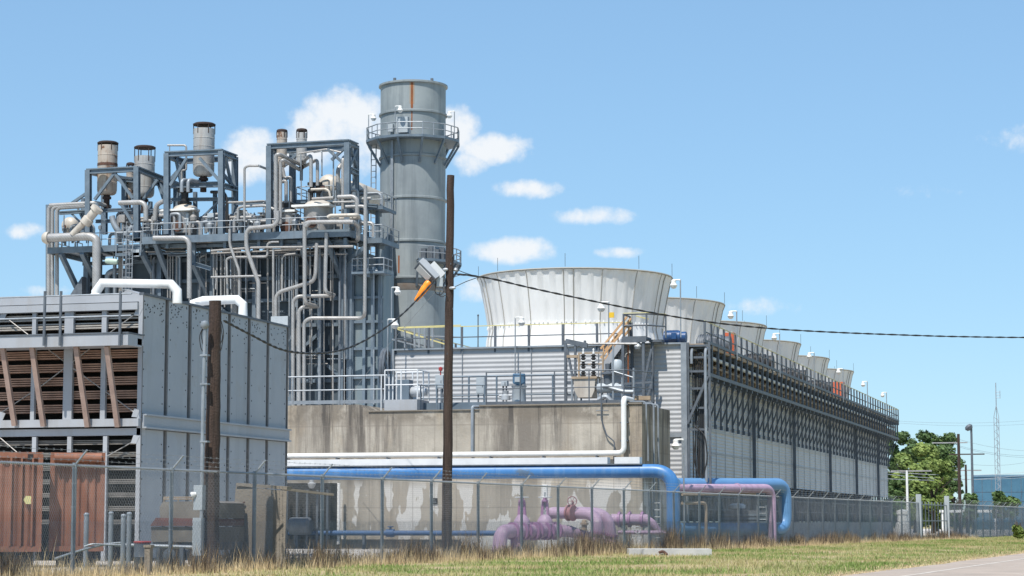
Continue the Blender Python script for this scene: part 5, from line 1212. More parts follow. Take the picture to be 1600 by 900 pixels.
def cable(pts, r, label, m=black, sag=0, n=24, twist=False):
    P_ = []
    for i in range(len(pts)-1):
        for j in range(n): 
            t = j/n; P_.append(pts[i].lerp(pts[i+1], t) - Vector((0,0,sag*4*t*(1-t))))
    P_.append(pts[-1]); mb = MB(); 
    if twist:
        for s in (0, math.pi):
            Q = []; ref = Vector((0,0,1))
            for i, p in enumerate(P_): t = i*1.05+s; Q.append(p + Vector((r*.5*math.cos(t), r*.5*math.sin(t)*.3, r*.8*math.sin(t))))
            mb.tube(Q, r*.85, 6)
    else: mb.tube(P_, r, 6)
    return single('overhead_cable', label, 'cable', mb, m, pts[0])
A0 = W_(349,499,DL); A1 = W_(690,427,DMd-.1)
def qcurve(pxs, D0, D1, n=40):
    # smooth pixel polyline spread between two depths
    out = []; tot = pxs[-1][0]-pxs[0][0]
    for i in range(n+1):
        x = pxs[0][0] + tot*i/n
        for j in range(len(pxs)-1):
            if pxs[j][0] <= x <= pxs[j+1][0] + 1e-6: break
        P0 = pxs[max(j-1,0)]; P1 = pxs[j]; P2 = pxs[j+1]; P3 = pxs[min(j+2,len(pxs)-1)]
        t = (x-P1[0])/(P2[0]-P1[0]); m1 = (P2[1]-P0[1])/(P2[0]-P0[0]); m2 = (P3[1]-P1[1])/(P3[0]-P1[0]); h_ = P2[0]-P1[0]
        yv = (2*t**3-3*t**2+1)*P1[1]+(t**3-2*t**2+t)*h_*m1+(-2*t**3+3*t**2)*P2[1]+(t**3-t**2)*h_*m2
        out.append(atD(x, yv, D0+(D1-D0)*i/n))
    return out
cable(qcurve([(350,501),(390,522),(440,546),(490,552),(540,545),(590,520),(635,485),(690,426)], DL, DMd-.1, 120), .022, 'twisted black cable sagging between the short and the tall wooden poles', n=1, twist=True)
cable(qcurve([(712,428),(760,434),(830,450),(900,465),(1000,485),(1100,502),(1200,513),(1300,519),(1400,523),(1500,526),(1640,527),(1900,520),(2150,500)], DMd, 102, 230), .022, 'twisted black cable running from the tall pole to the right edge', n=1, twist=True)
def loop(px, D, r, m=black): return px
t = thing('cable_loops', 'loose black wires looping round the street light bracket', 'wires', W_(690,440,DMd-.2)); mb = MB()
mb.tube([W_(711,420,DMd),W_(725,426,DMd),W_(745,432,DMd+1)], .012, 5, .2); mb.tube([W_(711,448,DMd),W_(728,440,DMd),W_(748,433,DMd+1)], .013, 5, .3); mb.tube([W_(711,432,DMd),W_(725,428,DMd),W_(746,432,DMd+1)], .012, 5, .3)
mb.tube([W_(676,432,DMd-.3),W_(682,440,DMd-.35),W_(679,458,DMd-.35),W_(688,462,DMd-.3),W_(694,455,DMd-.2)], .014, 6, .2); mb.tube([W_(688,454,DMd-.3),W_(686,462,DMd-.3),W_(692,464,DMd-.3),W_(697,460,DMd-.2),W_(700,468,DMd-.15)], .012, 6, .1)
mb.tube([W_(672,448,DMd-.3),W_(680,435,DMd-.3),W_(692,430,DMd-.1)], .012, 6, .15); part('wire', mb, black, t)
mb = MB(); mb.tube([W_(694,440,DMd-.15), atD(640,502,75), atD(606,540,90)], .008, 4); mb.tube([atD(606,540,90), atD(530,640,95)], .01, 4); single('guy_wire', 'thin pale guy wire slanting from the tall pole down to the basin', 'wire', mb, galv, W_(694,440,DMd))
# conduit with boxes beside the short pole
Dq = DL - .35; t = thing('service_mast', 'grey conduit mast with two meter boxes beside the short wooden pole', 'electric service', (atD(318,900,Dq).x, atD(318,900,Dq).y, 0)); V_ = lambda px, py, D=Dq: atD(px, py, D)
mb = MB(); mb.tube([V_(314,860), V_(317,640), V_(320.5,512)], .045, 8); part('conduit', mb, galv, t)
mb = MB(); mb.lathe(V_(320,512), [(.04,-.05),(.08,0),(.11,.07),(.09,.15),(0,.18)], 14); part('weatherhead', mb, galv, t)
mb = MB(); mb.tube([V_(318,510),V_(311,525),V_(314,545),V_(319,552)], .012, 5, .2); mb.tube([V_(319,510),V_(314,522),V_(317,538),V_(321,545)], .012, 5, .2); mb.tube([V_(346,502),V_(350,520),V_(346,545),V_(343,552)], .012, 5, .2); mb.tube([V_(345,503),V_(346,516),V_(348,530),V_(343,540)], .012, 5, .2); part('drip_loop', mb, black, t)
mb = MB(); a = V_(302,797); b = V_(318,758); mb.box(a, (b.x, a.y+.2, b.z)); part('meter_box', mb, boxg, t, False)
mb = MB(); a = V_(300,868); b = V_(316,809); mb.box(a, (b.x, a.y+.2, b.z)); part('switch_box', mb, boxg, t, False)
mb = MB(); mb.lathe(V_(303,773), [(0,-.08),(.05,-.06),(.08,.02),(.085,.06)], 12, (-.9,-.3,-.3)); mb.tube([V_(304,772),V_(310,770)], .02, 6); part('spot_lamp', mb, white, t)
mb = MB()
for py in (555, 600, 690): p = V_(318,py); mb.box((p.x-.07,p.y-.06,p.z-.02),(p.x+.12,p.y+.12,p.z+.02))
part('clamp', mb, galv, t, False)

# ------------------------------------------------------------------ yard: containers, machine, posts, block
def container(px0, px1, py_t, D, label, ncor):
    c_ = atD((px0+px1)/2, 855, D); w_ = (px1-px0)*D/3400/2; a = c_-Vector((w_,0,0)); b = c_+Vector((w_,0,0)); Y = c_.y; zt = atD(px0, py_t, D).z; zb = .42
    t = thing('steel_container', label, 'container', ((a.x+b.x)/2, Y, 0), 'rust orange containers'); x0, x1 = a.x, b.x; dep = 2.4; t.rotation_euler.z = YAW+R(12)
    n = int(ncor*4); mb = MB(); vs = []
    for i in range(n+1):
        x = x0+.1+(x1-x0-.2)*i/n; o = (.0, .0, .045, .045)[i%4]; vs += [(x, Y+.06+o, zb+.1), (x, Y+.06+o, zt-.12)]
    mb.add(vs, [(2*i,2*i+1,2*i+3,2*i+2) for i in range(n)]); part('corrugated_front', mb, orange, t, False)
    mb = MB(); n2 = 40 if dep > 2 else 8; vs = []
    for i in range(n2+1):
        y_ = Y+.1+(dep-.2)*i/n2; o = (.0,.0,.04,.04)[i%4]; vs += [(x1-.06-o, y_, zb+.1), (x1-.06-o, y_, zt-.12)]
    mb.add(vs, [(2*i,2*i+1,2*i+3,2*i+2) for i in range(n2)]); mb.box((x0,Y+.12,zb+.02),(x0+.05,Y+dep-.1,zt-.1)); mb.box((x0+.05,Y+dep-.1,zb+.02),(x1-.06,Y+dep-.05,zt-.1)); part('side_wall', mb, orange, t, False)
    mb = MB(); 
    for x in (x0, x1-.12): mb.box((x,Y,zb),(x+.12,Y+.12,zt))
    mb.box((x0+.12,Y-.01,zt-.15),(x1-.12,Y+.11,zt)); mb.box((x0+.12,Y-.01,zb),(x1-.12,Y+.11,zb+.14)); mb.box((x1-.1,Y+.12,zt-.1),(x1,Y+dep,zt)); mb.box((x0,Y+.12,zt-.1),(x0+.1,Y+dep,zt)); part('corner_frame', mb, orange, t, False)
    mb = MB(); mb.box((x0+.1,Y+.11,zt-.06),(x1-.1,Y+dep,zt-.02)); part('roof', mb, orange, t, False)
    for bx_ in ((x0+.2,x0+.7,.2,.9),(x1-.7,x1-.2,.2,.9),(x0+.2,x1-.2,dep-1,dep-.3)): mb = MB(); mb.box((bx_[0],Y+bx_[2],0),(bx_[1],Y+bx_[3],zb)); part('support_block', mb, dark, t, False)
    return t, x0, x1, Y, zb, zt
t, x0, x1, Y, zb, zt = container(-95, 62, 706, 56.5, 'rust orange corrugated container at the left edge with a yellow sticker', 7)
mb = MB()
for px in (14, 30, 47): p = Vector(((x0+x1)/2+(px+16)*56.5/3400,0,0)); mb.box((p.x-.025, Y-.03, zb+.15), (p.x+.025, Y+.06, zt-.15))
part('lock_bar', mb, orange, t, False)
mb = MB(); p = Vector(((x0+x1)/2+57*56.5/3400,0,atD(41,781,56.4).z)); mb.lathe((p.x, Y-.012, p.z), [(.12,-.01),(.12,.0)], 6, (0,1,0)); part('sticker', mb, yell, t, False)
mb = MB(); p = Vector(((x0+x1)/2+59*56.5/3400,0,atD(41,714,56.4).z)); mb.box((p.x-.07, Y-.02, p.z-.08), (p.x+.07, Y-.011, p.z+.08)); part('data_plate', mb, dark, t, False)
t, x0, x1, Y, zb, zt = container(77, 161, 707, 57.6, 'second rust orange container with a round header bar, right of the first', 6)
mb = MB(); mb.tube([(x0+.1, Y-.07, zt-.14), (x1-.1, Y-.07, zt-.14)], .12, 12); part('header_bar', mb, orange, t)
# machine (trailer mounted unit) between posts
Dk = 54.5; K_ = lambda px, py, D=Dk: atD(px, py, D)
t = thing('trailer_compressor', 'beige and red machine on a low trailer standing behind the fence', 'machine', (K_(275,860).x, K_(275,860).y, 0)); Ym = K_(275,860).y
def kx(px): return atY(px, 820, Ym).x
def kz(py): return atY(275, py, Ym).z
beige = M('beige_machine_paint', (.20,.18,.155), (.145,.13,.115), .7, 0, 2); red2 = M('dull_red_paint', (.16,.075,.07), (.11,.055,.05), .7, 0, 2)
mb = MB(); mb.prism([(kx(250),kz(810)),(kx(342),kz(810)),(kx(342),kz(786)),(kx(333),kz(783)),(kx(254),kz(784)),(kx(249),kz(792))], Ym, Ym+1.6); part('hood', mb, beige, t, False)
mb = MB(); mb.prism([(kx(236),kz(822)),(kx(340),kz(822)),(kx(340),kz(811)),(kx(245),kz(809))], Ym-.06, Ym+1.66); part('stripe_panel', mb, red2, t, False)
mb = MB(); mb.prism([(kx(237),kz(847)),(kx(342),kz(847)),(kx(342),kz(823)),(kx(236),kz(823))], Ym, Ym+1.6); part('lower_body', mb, beige, t, False)
mb = MB(); 
for py in (777,780): mb.tube([(kx(252),Ym+.1,kz(py)),(kx(300),Ym+.1,kz(py))], .015, 5)
for px in (253,275,298): mb.tube([(kx(px),Ym+.1,kz(786)),(kx(px),Ym+.1,kz(776))], .015, 5)
part('top_rail', mb, timber, t)
for px in (268, 316): mb = MB(); mb.lathe((kx(px), Ym-.1, .36), [(0,-.02),(.2,0),(.36,.0),(.36,.22),(0,.24)], 20, (0,1,0)); w = part('wheel', mb, black, t); mb = MB(); mb.lathe((kx(px), Ym-.13, .36), [(0,-.02),(.16,0),(.18,.03)], 14, (0,1,0)); part('hub', mb, galvd, w)
mb = MB(); mb.box((kx(238),Ym+.05,.5),(kx(342),Ym+1.5,kz(847)-.002)); part('chassis', mb, galvd, t, False)
for (px, pt_, D_), lab in zip(((134,805,52.5),(172.5,803,53),(192,807,52),(201,804,52.6)), ('grey steel post before the second orange container', 'grey steel post beside the corner of the second container', 'leftmost of the two close grey steel posts', 'rightmost of the two close grey steel posts')):
    a = atD(px, 860, D_); zt = atD(px, pt_, D_).z; t = thing('steel_post', lab, 'post', (a.x,a.y,0), 'steel posts inside the fence'); mb = MB(); mb.tube([(a.x,a.y,0),(a.x,a.y,zt)], .06, 10); part('post', mb, galv, t); mb = MB(); mb.lathe((a.x,a.y,zt-.002), [(.07,0),(.07,.03),(.04,.06),(0,.065)], 10); part('cap', mb, galv, t)
mb = MB(); mb.tube([atD(86,873,51.5), atD(112,864,51.8), atD(140,856,52), atD(165,850,52.3), atD(190,848,52.4)], .03, 6, .3); mb.tube([atD(132,854,52), atD(143,850,52), atD(190,852,52.2)], .025, 6, .2); single('bent_pipe', 'thin bent pale pipe curving over the ground before the steel posts', 'pipe', mb, galv, (atD(130,856,52).x, atD(130,856,52).y, 0))
mb = MB(); z = atD(240,853,53).z; mb.tube([atD(180,851,53), atD(302,855,53)], .045, 8); t = thing('horizontal_pipe', 'pale horizontal pipe at knee height before the trailer machine', 'pipe', (atD(240,853,53).x, atD(240,853,53).y, 0)); part('pipe', mb, galv, t)
mb = MB()
for px in (248, 285): a = atD(px, 853, 53); mb.box((a.x-.05,a.y-.05,0),(a.x+.05,a.y+.05,a.z-.04))
part('support', mb, galvd, t, False)
a = atD(222, 870, 51); z1 = atD(222,846,51).z; t = thing('waste_barrel', 'dark barrel with a red top rim behind the fence', 'barrel', (a.x,a.y,0)); mb = MB(); mb.lathe((a.x,a.y,0), [(.17,0),(.19,.05),(.19,z1*.5),(.2,z1*.52),(.19,z1*.55),(.19,z1-.04)], 18); part('body', mb, galvd, t); mb = MB(); mb.lathe((a.x,a.y,z1-.04), [(.2,0),(.21,.03),(.19,.05),(0,.05)], 18); part('lid', mb, red, t)
a = atD(232, 880, 49.4); mb = MB(); mb.box((a.x-.07,a.y-.07,0),(a.x+.07,a.y+.07,.62)); mb.box((a.x-.09,a.y-.09,.62),(a.x+.09,a.y+.09,.68)); single('concrete_stub', 'short concrete post standing in the dry grass at the fence', 'post', mb, barr, (a.x,a.y,0))
# tall concrete slab block
Db = 56.0; a = atD(357, 880, Db); b = atD(457, 880, Db); t = thing('concrete_block', 'tall tan concrete slab block leaning slightly behind the fence', 'concrete block', ((a.x+b.x)/2, a.y, 0)); zt = atD(375,760,Db).z; sh_ = atD(369,760,Db).x - a.x
mb = MB(); vs = []
X0,X1 = a.x,b.x; Y0 = a.y
mb.add([(X0,Y0,0),(X1,Y0-.1,0),(X1-.4,Y0+.5,0),(X0+.1,Y0+.5,0),(X0+sh_,Y0+.03,zt),(X1+.03,Y0-.07,zt-.12),(X1-.36,Y0+.45,zt-.12),(X0+sh_+.1,Y0+.45,zt+.02)], [(0,3,2,1),(4,5,6,7),(0,1,5,4),(1,2,6,5),(2,3,7,6),(3,0,4,7)]); part('slab', mb, barr, t, False)
mb = MB(); mb.beam((X0+sh_+.03,Y0+.13,zt+.05),(X1+.03,Y0+.1,zt-.05), .3, .08); mb.beam((X1-.3,Y0+.4,zt-.06),(X1+.65,Y0+1.6,zt-.2), .1, .06); part('top_board', mb, barr, t, False)
mb = MB(); mb.tube([(X0+.42,Y0-.06,zt-.55),(X0+.36,Y0-.08,zt-.45),(X0+.45,Y0-.06,zt-.4)], .02, 5, .05); part('lifting_hook', mb, rust, t)
mb = MB(); a = atD(340,876,55); mb.box((a.x,a.y,0),(a.x+.5,a.y+.4,.3)); single('rubble_block', 'small pale concrete piece at the foot of the short pole', 'concrete block', mb, barr, (a.x,a.y,0))

# ------------------------------------------------------------------ purple valve line
DV = 84.0; G_ = lambda px, py, D=DV: atD(px, py, D)
r = 11*DV/3400
el = thing('purple_elbow', 'large purple flanged elbow rising from the ground, leftmost of the purple line', 'pipe elbow', (G_(781,862).x, G_(781,862).y, 0))
ez_ = G_(800,830).z
a = G_(779,862); cpt = G_(783,829); e = G_(802,829,DV+.6)
mb = MB(); mb.tube([(a.x,a.y,-.05), (cpt.x,cpt.y,ez_), (e.x,e.y,ez_)], r, 20, .62, 10); part('elbow', mb, purp, el)
mb = MB(); mb.lathe((a.x,a.y,.02), [(r,0),(r*1.25,0),(r*1.25,.12),(r,.12)], 24)
dv = Vector((e.x-cpt.x, e.y-cpt.y, 0)).normalized(); mb.lathe((e.x,e.y,ez_), [(r,-.1),(r*1.28,-.1),(r*1.28,.0),(r,0)], 24, tuple(dv)); part('flange', mb, purpd, el)
e2 = G_(870,829,DV+3.0); dv = Vector((e2.x-e.x, e2.y-e.y, 0)); Lr = dv.length; dv.normalize()
rn = thing('purple_valve_run', 'purple flanged pipe run linking the two upright gate valves', 'pipe', (e.x,e.y,0)); mb = MB(); mb.tube([Vector((e.x,e.y,ez_))+dv*.004, Vector((e2.x,e2.y,ez_))], r*.95, 20)
e3 = G_(905,835,DV+3.4); e4 = G_(940,843,DV+4); mb.tube([Vector((e2.x,e2.y,ez_)), G_(890,830,DV+3.2), e3, e4], [r*.95,r*.85,r*.75,r*.7], 18); part('pipe', mb, purp, rn)
mb = MB()
for k in (.18,.27,.44,.53,.70,.79,.96): p = Vector((e.x,e.y,ez_))+dv*(Lr*k); mb.lathe(p, [(r,-.05),(r*1.32,-.05),(r*1.32,.05),(r,.05)], 24, tuple(dv))
part('flange', mb, purpd, rn)
mb = MB(); p2_ = G_(811,829,DV+1.2); mb.tube([Vector((p2_.x,p2_.y,ez_)), Vector((p2_.x+.05,p2_.y-.5,ez_)), Vector((p2_.x+.05,p2_.y-.5,-.05))], r*.9, 18, .4, 8); part('drop_leg', mb, purpd, rn)
def gate_valve(px, D, label):
    c = G_(px, 829, D); t = thing('gate_valve', label, 'valve', (c.x,c.y,0), 'upright purple gate valves'); z = ez_
    mb = MB(); mb.lathe((c.x,c.y,z-r*1.15), [(0,0),(r*.7,.02),(r*1.15,r*.5),(r*1.22,r*1.1),(r*1.15,r*1.7),(r*1.25,r*1.9),(r*1.25,r*2.2),(r*1.18,r*2.25),(r*1.1,r*2.7),(r*.7,r*3.3),(r*.5,r*3.5)], 24)
    mb.lathe(Vector((c.x,c.y,z))-dv*r*1.3, [(r*1.05,0),(r*1.15,r*1.3),(r*1.05,r*2.6)], 20, tuple(dv)); part('body', mb, purp, t)
    zb = z+r*2.2; zt = G_(px,779,D).z; mb = MB()
    for s in (-1,1): mb.beam((c.x+s*r*.45,c.y,zb), (c.x+s*r*.28,c.y,zt-.1), .1, .09)
    mb.lathe((c.x,c.y,zt-.14), [(r*.5,0),(r*.5,.08),(.08,.1),(.08,.18)], 14); part('yoke', mb, purpd, t)
    mb = MB(); mb.tube([(c.x,c.y,zb-.1),(c.x,c.y,zt+.25)], .028, 8); part('stem', mb, galv, t)
    mb = MB(); mb.ring((c.x,c.y,zt+.05), .25, .022, n=28); 
    for k in range(2): a_ = math.pi*k/2+.4; mb.tube([(c.x-.25*math.cos(a_),c.y-.25*math.sin(a_),zt+.05),(c.x+.25*math.cos(a_),c.y+.25*math.sin(a_),zt+.05)], .016, 5)
    part('handwheel', mb, whitep, t); return t
gate_valve(815.5, DV+1.25, 'upright purple gate valve with flat handwheel, left one of two'); gate_valve(851.5, DV+2.5, 'upright purple gate valve with flat handwheel, right one of two')
mb = MB(); p = G_(851,805,DV+3.6); mb.box((p.x-.09,p.y,0),(p.x+.09,p.y+.12,G_(851,757,DV+3.6).z)); mb.box((p.x-.14,p.y-.03,0),(p.x+.14,p.y+.15,.2)); single('white_post', 'slim white marker post behind the right gate valve', 'post', mb, white, (p.x,p.y,0))
# upper pale purple loop with wheel valve
DU = 87.0; U_ = lambda px, py, D=DU: atD(px, py, D); r2 = 9.0*DU/3400
up_ = thing('purple_loop', 'pale purple pipe loop bending down at its right, behind the gate valves', 'pipe', (U_(890,800).x, U_(890,800).y, 0))
mb = MB(); mb.tube([U_(852,838,DU+1), U_(852,801,DU+1), U_(934,802.5,DU-.3), U_(934,860,DU-.3)], r2, 18, .62, 9); part('pipe', mb, purp, up_)
mb = MB(); mb.tube([U_(900,801,DU+1.5), U_(950,803,DU+1.2), U_(957,862,DU+1.2)], r2*1.05, 18, .8, 9); part('rear_bend', mb, purp, up_)
for D_, px, py in ((DU-.3,934,832),(DU+1.2,955,836)): p = U_(px,py,D_); mb = MB(); mb.lathe(p, [(r2,-.05),(r2*1.35,-.05),(r2*1.35,.05),(r2,.05)], 20, (.2,0,1)); part('flange', mb, purpd, up_)
p = U_(892,801.5,DU); t = thing('wheel_valve', 'rusty pink valve with an upright handwheel on the pale purple loop', 'valve', (p.x,p.y,0)); d_ = (U_(934,802.5,DU-.3)-U_(852,801,DU+1)).normalized()
mb = MB(); mb.lathe(p-d_*.14, [(r2,0),(r2*1.4,0),(r2*1.4,.06),(r2*1.05,.07),(r2*1.05,.2),(r2*1.4,.21),(r2*1.4,.27),(r2,.27)], 20, tuple(d_)); part('body', mb, redor if False else M('rusty_pink_paint', (.36,.17,.19), (.28,.12,.13), .7, 0, 3), t)
mb = MB(); q = U_(894,783,DU-.1); mb.ring(q, .18, .02, (.35,-.9,.1), 26); 
for k in range(3): a_ = math.pi*k/3; v_ = Vector((math.cos(a_)*.93, math.cos(a_)*.36, math.sin(a_))); mb.tube([q-v_*.18, q+v_*.18], .012, 5)
mb.tube([q, q+Vector((0,.2,-.05))], .03, 6); mb.tube([q+Vector((0,.2,-.05)), p+Vector((0,.05,r2))], .05, 8); part('handwheel', mb, M('rusty_pink_paint', (.36,.17,.19)), t)
p = U_(913,820,DU+2.5); t = thing('pipe_stub', 'short tan capped pipe stub behind the purple loop', 'pipe', (p.x,p.y,0)); mb = MB(); mb.tube([(p.x,p.y,0),(p.x,p.y,p.z)], .12, 12); mb.lathe((p.x,p.y,p.z), [(.17,0),(.17,.08),(.12,.1),(.1,.2),(0,.22)], 14); part('stub', mb, timber, t)
# pale purple skid towards the basin corner
DS = 90.0; t = thing('purple_manifold', 'faded purple pipe manifold near the foot of the blue pipe drop', 'manifold', (atD(1000,820,DS).x, atD(1000,820,DS).y, 0)); S_ = lambda px, py, D=DS: atD(px, py, D)
mb = MB(); mb.tube([S_(955,812), S_(1008,812), S_(1020,820), S_(1034,836)], [.24,.24,.2,.1], 16); part('reducer', mb, purp, t)
mb = MB(); mb.tube([S_(965,832,DS-.6), S_(1035,832,DS-.6), S_(1046,836,DS-.6)], .085, 10); part('branch_pipe', mb, purp, t)
mb = MB()
for px in (968, 984, 1004): mb.lathe(S_(px,812), [(.24,-.05),(.32,-.05),(.32,.05),(.24,.05)], 18, (1,0,0)); mb.tube([S_(px,806),S_(px,798)], .03, 6)
part('flange', mb, purpd, t)
mb = MB(); mb.ring(S_(996,828,DS-.9), .14, .018, (.4,-.9,0), 20); mb.tube([S_(996,828,DS-.9), S_(996,831,DS-.6)], .025, 6); part('handwheel', mb, whitep, t)
mb = MB()
for px in (975, 1010): p = S_(px,840); mb.box((p.x-.1,p.y-.1,0),(p.x+.1,p.y+.1,S_(px,822).z-.01))
part('pedestal', mb, cslab, t, False)
mb = MB(); a = atD(722,860,90.5); b = atD(775,840,90.5); mb.prism([(a.x,0),(b.x+.9,0),(b.x+.9,b.z),(a.x+.1,b.z)], a.y-.4, a.y+.5); single('concrete_plinth', 'pale concrete plinth on the gravel left of the purple elbow', 'plinth', mb, cslab, (a.x,a.y,0))
mb = MB(); a = atD(838,860,90); b = atD(960,842,90); mb.box((a.x,a.y+.2,0),(b.x,a.y+.8,.5)); single('low_kerb_wall', 'long low pale concrete kerb behind the purple valves', 'kerb', mb, cslab, (a.x,a.y,0))

# slab on the lawn outside the fence
a = atZ(983, 868, 0); b = atZ(1112, 868, 0); d_ = (b-a); d_.z=0; Ls = d_.length; mb = MB(); hs = .23
n_ = Vector((-d_.y,d_.x,0)).normalized(); vs = []
for z in (0,hs):
    for p in (a, b, b+n_*1.6, a+n_*1.6): vs.append((p.x + (.01 if z else 0), p.y, z))
mb.add(vs, [(0,3,2,1),(4,5,6,7),(0,1,5,4),(1,2,6,5),(2,3,7,6),(3,0,4,7)]); t = thing('concrete_slab', 'low white concrete slab lying on the lawn before the fence', 'slab', a); part('slab', mb, cslab, t, False)
mb = MB(); p = a.lerp(b,.39)-n_*.12; mb.tube([(p.x-.1,p.y,.1),(p.x+.05,p.y+.05,.16),(p.x+.2,p.y,.03)], .05, 8, .1); single('rusty_pipe_end', 'rusty pipe end lying against the white concrete slab', 'pipe', mb, rust, (p.x,p.y,0))

# ------------------------------------------------------------------ background at the right
def tree(name, label, D, px, py_top, py_low, w_px, seed, m, trunk_r=.3, n=5200):
    rg = np.random.default_rng(seed); c = atD(px, 820, D); zt = atD(px, py_top, D).z; W2 = w_px*D/3400/2; zl = atD(px, py_low, D).z
    t = thing(name, label, 'tree', (c.x,c.y,0), 'trees beyond the cooling tower')
    mb = MB(); mb.tube([(c.x,c.y,-.2),(c.x+.2,c.y,zt*.3),(c.x-.1,c.y,zt*.6)], [trunk_r,trunk_r*.75,trunk_r*.4], 10)
    for k in range(7):
        a_ = rg.uniform(0,6.28); s = rg.uniform(.3,.55); mb.tube([(c.x,c.y,zt*s*.8),(c.x+W2*.4*math.cos(a_),c.y+W2*.4*math.sin(a_),zt*s+.8),(c.x+W2*.8*math.cos(a_),c.y+W2*.8*math.sin(a_),zt*(s+.22))], [trunk_r*.4,trunk_r*.25,.04], 7)
    part('trunk', mb, barkm, t)
    blobs = []
    for k in range(44):
        u = rg.uniform(0,1); a_ = rg.uniform(0,6.28); zz = zl+(zt-zl)*u; prof_ = math.sin(math.pi*min(1,(.18+.82*(1-u))))**.6 if u > .3 else .85+.15*u/.3
        rr = W2*prof_*math.sqrt(rg.uniform(.1,1))*.82; rb = rg.uniform(.22,.36)*W2; blobs.append((c.x+rr*math.cos(a_), c.y+rr*math.sin(a_), min(zz, zt-rb*.75), rb))
    vs = np.zeros((n*4,3)); 
    for i in range(n):
        b_ = blobs[rg.integers(len(blobs))]; v = rg.normal(size=3); v /= np.linalg.norm(v); rad = b_[3]*(rg.uniform(.55,1.05)); p = np.array(b_[:3])+v*rad*np.array([1,1,.8])
        nn = v+rg.normal(size=3)*.6; nn /= np.linalg.norm(nn); a_ = np.cross(nn,[.3,.5,.8]); a_ /= np.linalg.norm(a_); b2_ = np.cross(nn,a_); s = rg.uniform(.12,.30)
        vs[i*4] = p-a_*s; vs[i*4+1] = p+b2_*s*.55; vs[i*4+2] = p+a_*s; vs[i*4+3] = p-b2_*s*.55
    mb = MB(); mb.v = [tuple(x) for x in vs]; mb.f = [(4*i,4*i+1,4*i+2,4*i+3) for i in range(n)]; part('crown', mb, m, t, False); return t
tree('broadleaf_tree', 'dark green tree, tallest and rearmost beside the tower end', 262, 1461, 668, 812, 92, 3, leafm, .5, 15000)
tree('broadleaf_tree', 'light green bushy tree in front of the dark tree', 235, 1432, 692, 815, 84, 5, leafl, .4, 15000)
tree('broadleaf_tree', 'dark tree half hidden behind the far end of the tower', 275, 1408, 674, 812, 56, 8, leafm, .4, 9000)
tree('broadleaf_tree', 'low light green tree under the power lines', 220, 1458, 718, 818, 74, 9, leafl, .3, 10000)
tree('broadleaf_tree', 'small dark tree beside the grey pole', 246, 1492, 742, 818, 32, 10, leafm, .25, 4000)
tree('broadleaf_tree', 'round mid green tree low at the foot of the tower end', 215, 1402, 748, 822, 44, 12, leafm, .25, 5000)
def bush(px, py, w, D, seed, label, m=leafm, py_low=808, n=900): return tree('bush', label, D, px, py, py_low, w, seed, m, .06, n)
for i, (px, py, w, lab) in enumerate(((1518,772,26,'low green bush left of the blue glass building'),(1562,768,24,'bush before the middle of the blue glass building'),(1582,776,26,'bush before the right part of the blue glass building'),(1400,782,40,'green bush at the foot of the cooling tower far end'))):
    t = bush(px, py, w, 205, 20+i, lab); t['category'] = 'bush'; t['group'] = 'bushes along the far fence'
tb = bush(1591, 822, 16, 150, 31, 'small round green shrub on the lawn before the far fence', leafl, 838, 500); tb['category'] = 'bush'; tb['group'] = 'bushes along the far fence'
# glass building
DG = 330.0; a = atD(1519, 742, DG); b = atD(1680, 742, DG); t = thing('glass_building', 'blue mirrored glass office building at the right edge', 'building', (a.x,a.y,0)); zt = a.z
x0, x1, Yg = a.x, b.x+8, a.y
mb = MB(); mb.box((x0,Yg,0),(x1,Yg+25,zt-.3)); part('glass_wall', mb, bglass, t, False)
mb = MB(); n = 16
for k in range(n+1): x = x0+(x1-x0)*k/n; mb.box((x-.025,Yg-.04,0),(x+.025,Yg,zt-.3))
for z in (1.4,2.8,4.2,5.6): mb.box((x0,Yg-.035,z),(x1,Yg-.001,z+.04))
part('mullion', mb, galvd, t, False)
mb = MB(); mb.box((x0-.1,Yg-.1,zt-.3),(x1+.1,Yg+25.1,zt)); part('parapet', mb, M('blue_parapet', (.14,.24,.32), (.12,.2,.27), .4), t, False)
# lattice mast
DA = 300.0; c = atD(1561,820,DA); ztop = atD(1561,598,DA).z; zs = atD(1561,640,DA).z; t = thing('radio_mast', 'thin grey lattice radio mast above the blue glass building', 'mast', (c.x,c.y,0)); mb = MB(); w = .33
for sx,sy in ((-1,-1),(1,-1),(0,1)): mb.tube([(c.x+sx*w,c.y+sy*w,0),(c.x+sx*w,c.y+sy*w,zs-1),(c.x,c.y,zs+.6)], .045, 5)
z = .5
while z < zs-1.5: mb.tube([(c.x-w,c.y-w,z),(c.x+w,c.y-w,z+.5)], .025, 4); mb.tube([(c.x+w,c.y-w,z+.5),(c.x-w,c.y-w,z+1)], .025, 4); mb.tube([(c.x+w,c.y-w,z),(c.x,c.y+w,z+1)], .025, 4); z += 1
part('lattice', mb, galv, t)
mb = MB(); mb.tube([(c.x,c.y,zs),(c.x,c.y,ztop)], .06, 6); 
for dz in (.8,1.2,1.6): mb.tube([(c.x-.1,c.y,ztop-2.9+dz),(c.x+.6,c.y-.1,ztop-2.9+dz)], .03, 5)
mb.tube([(c.x+.55,c.y-.1,ztop-2.2),(c.x+.55,c.y-.1,ztop-1.1)], .04, 5); part('antenna', mb, galv, t)
def lpole(px, py, D, r, label, m, nm='utility_pole', arms=()):
    c = atD(px,820,D); zt = atD(px,py,D).z; t = thing(nm, label, 'pole', (c.x,c.y,0)); mb = MB(); mb.tube([(c.x,c.y,0),(c.x,c.y,zt)], [r,r*.75], 8); part('pole', mb, m, t)
    for (dz, L0, L1) in arms: mb = MB(); mb.beam((c.x-L0,c.y,zt-dz),(c.x+L1,c.y,zt-dz), .12); part('cross_arm', mb, m if dz > 1 else lag, t, False)
    return t, c, zt
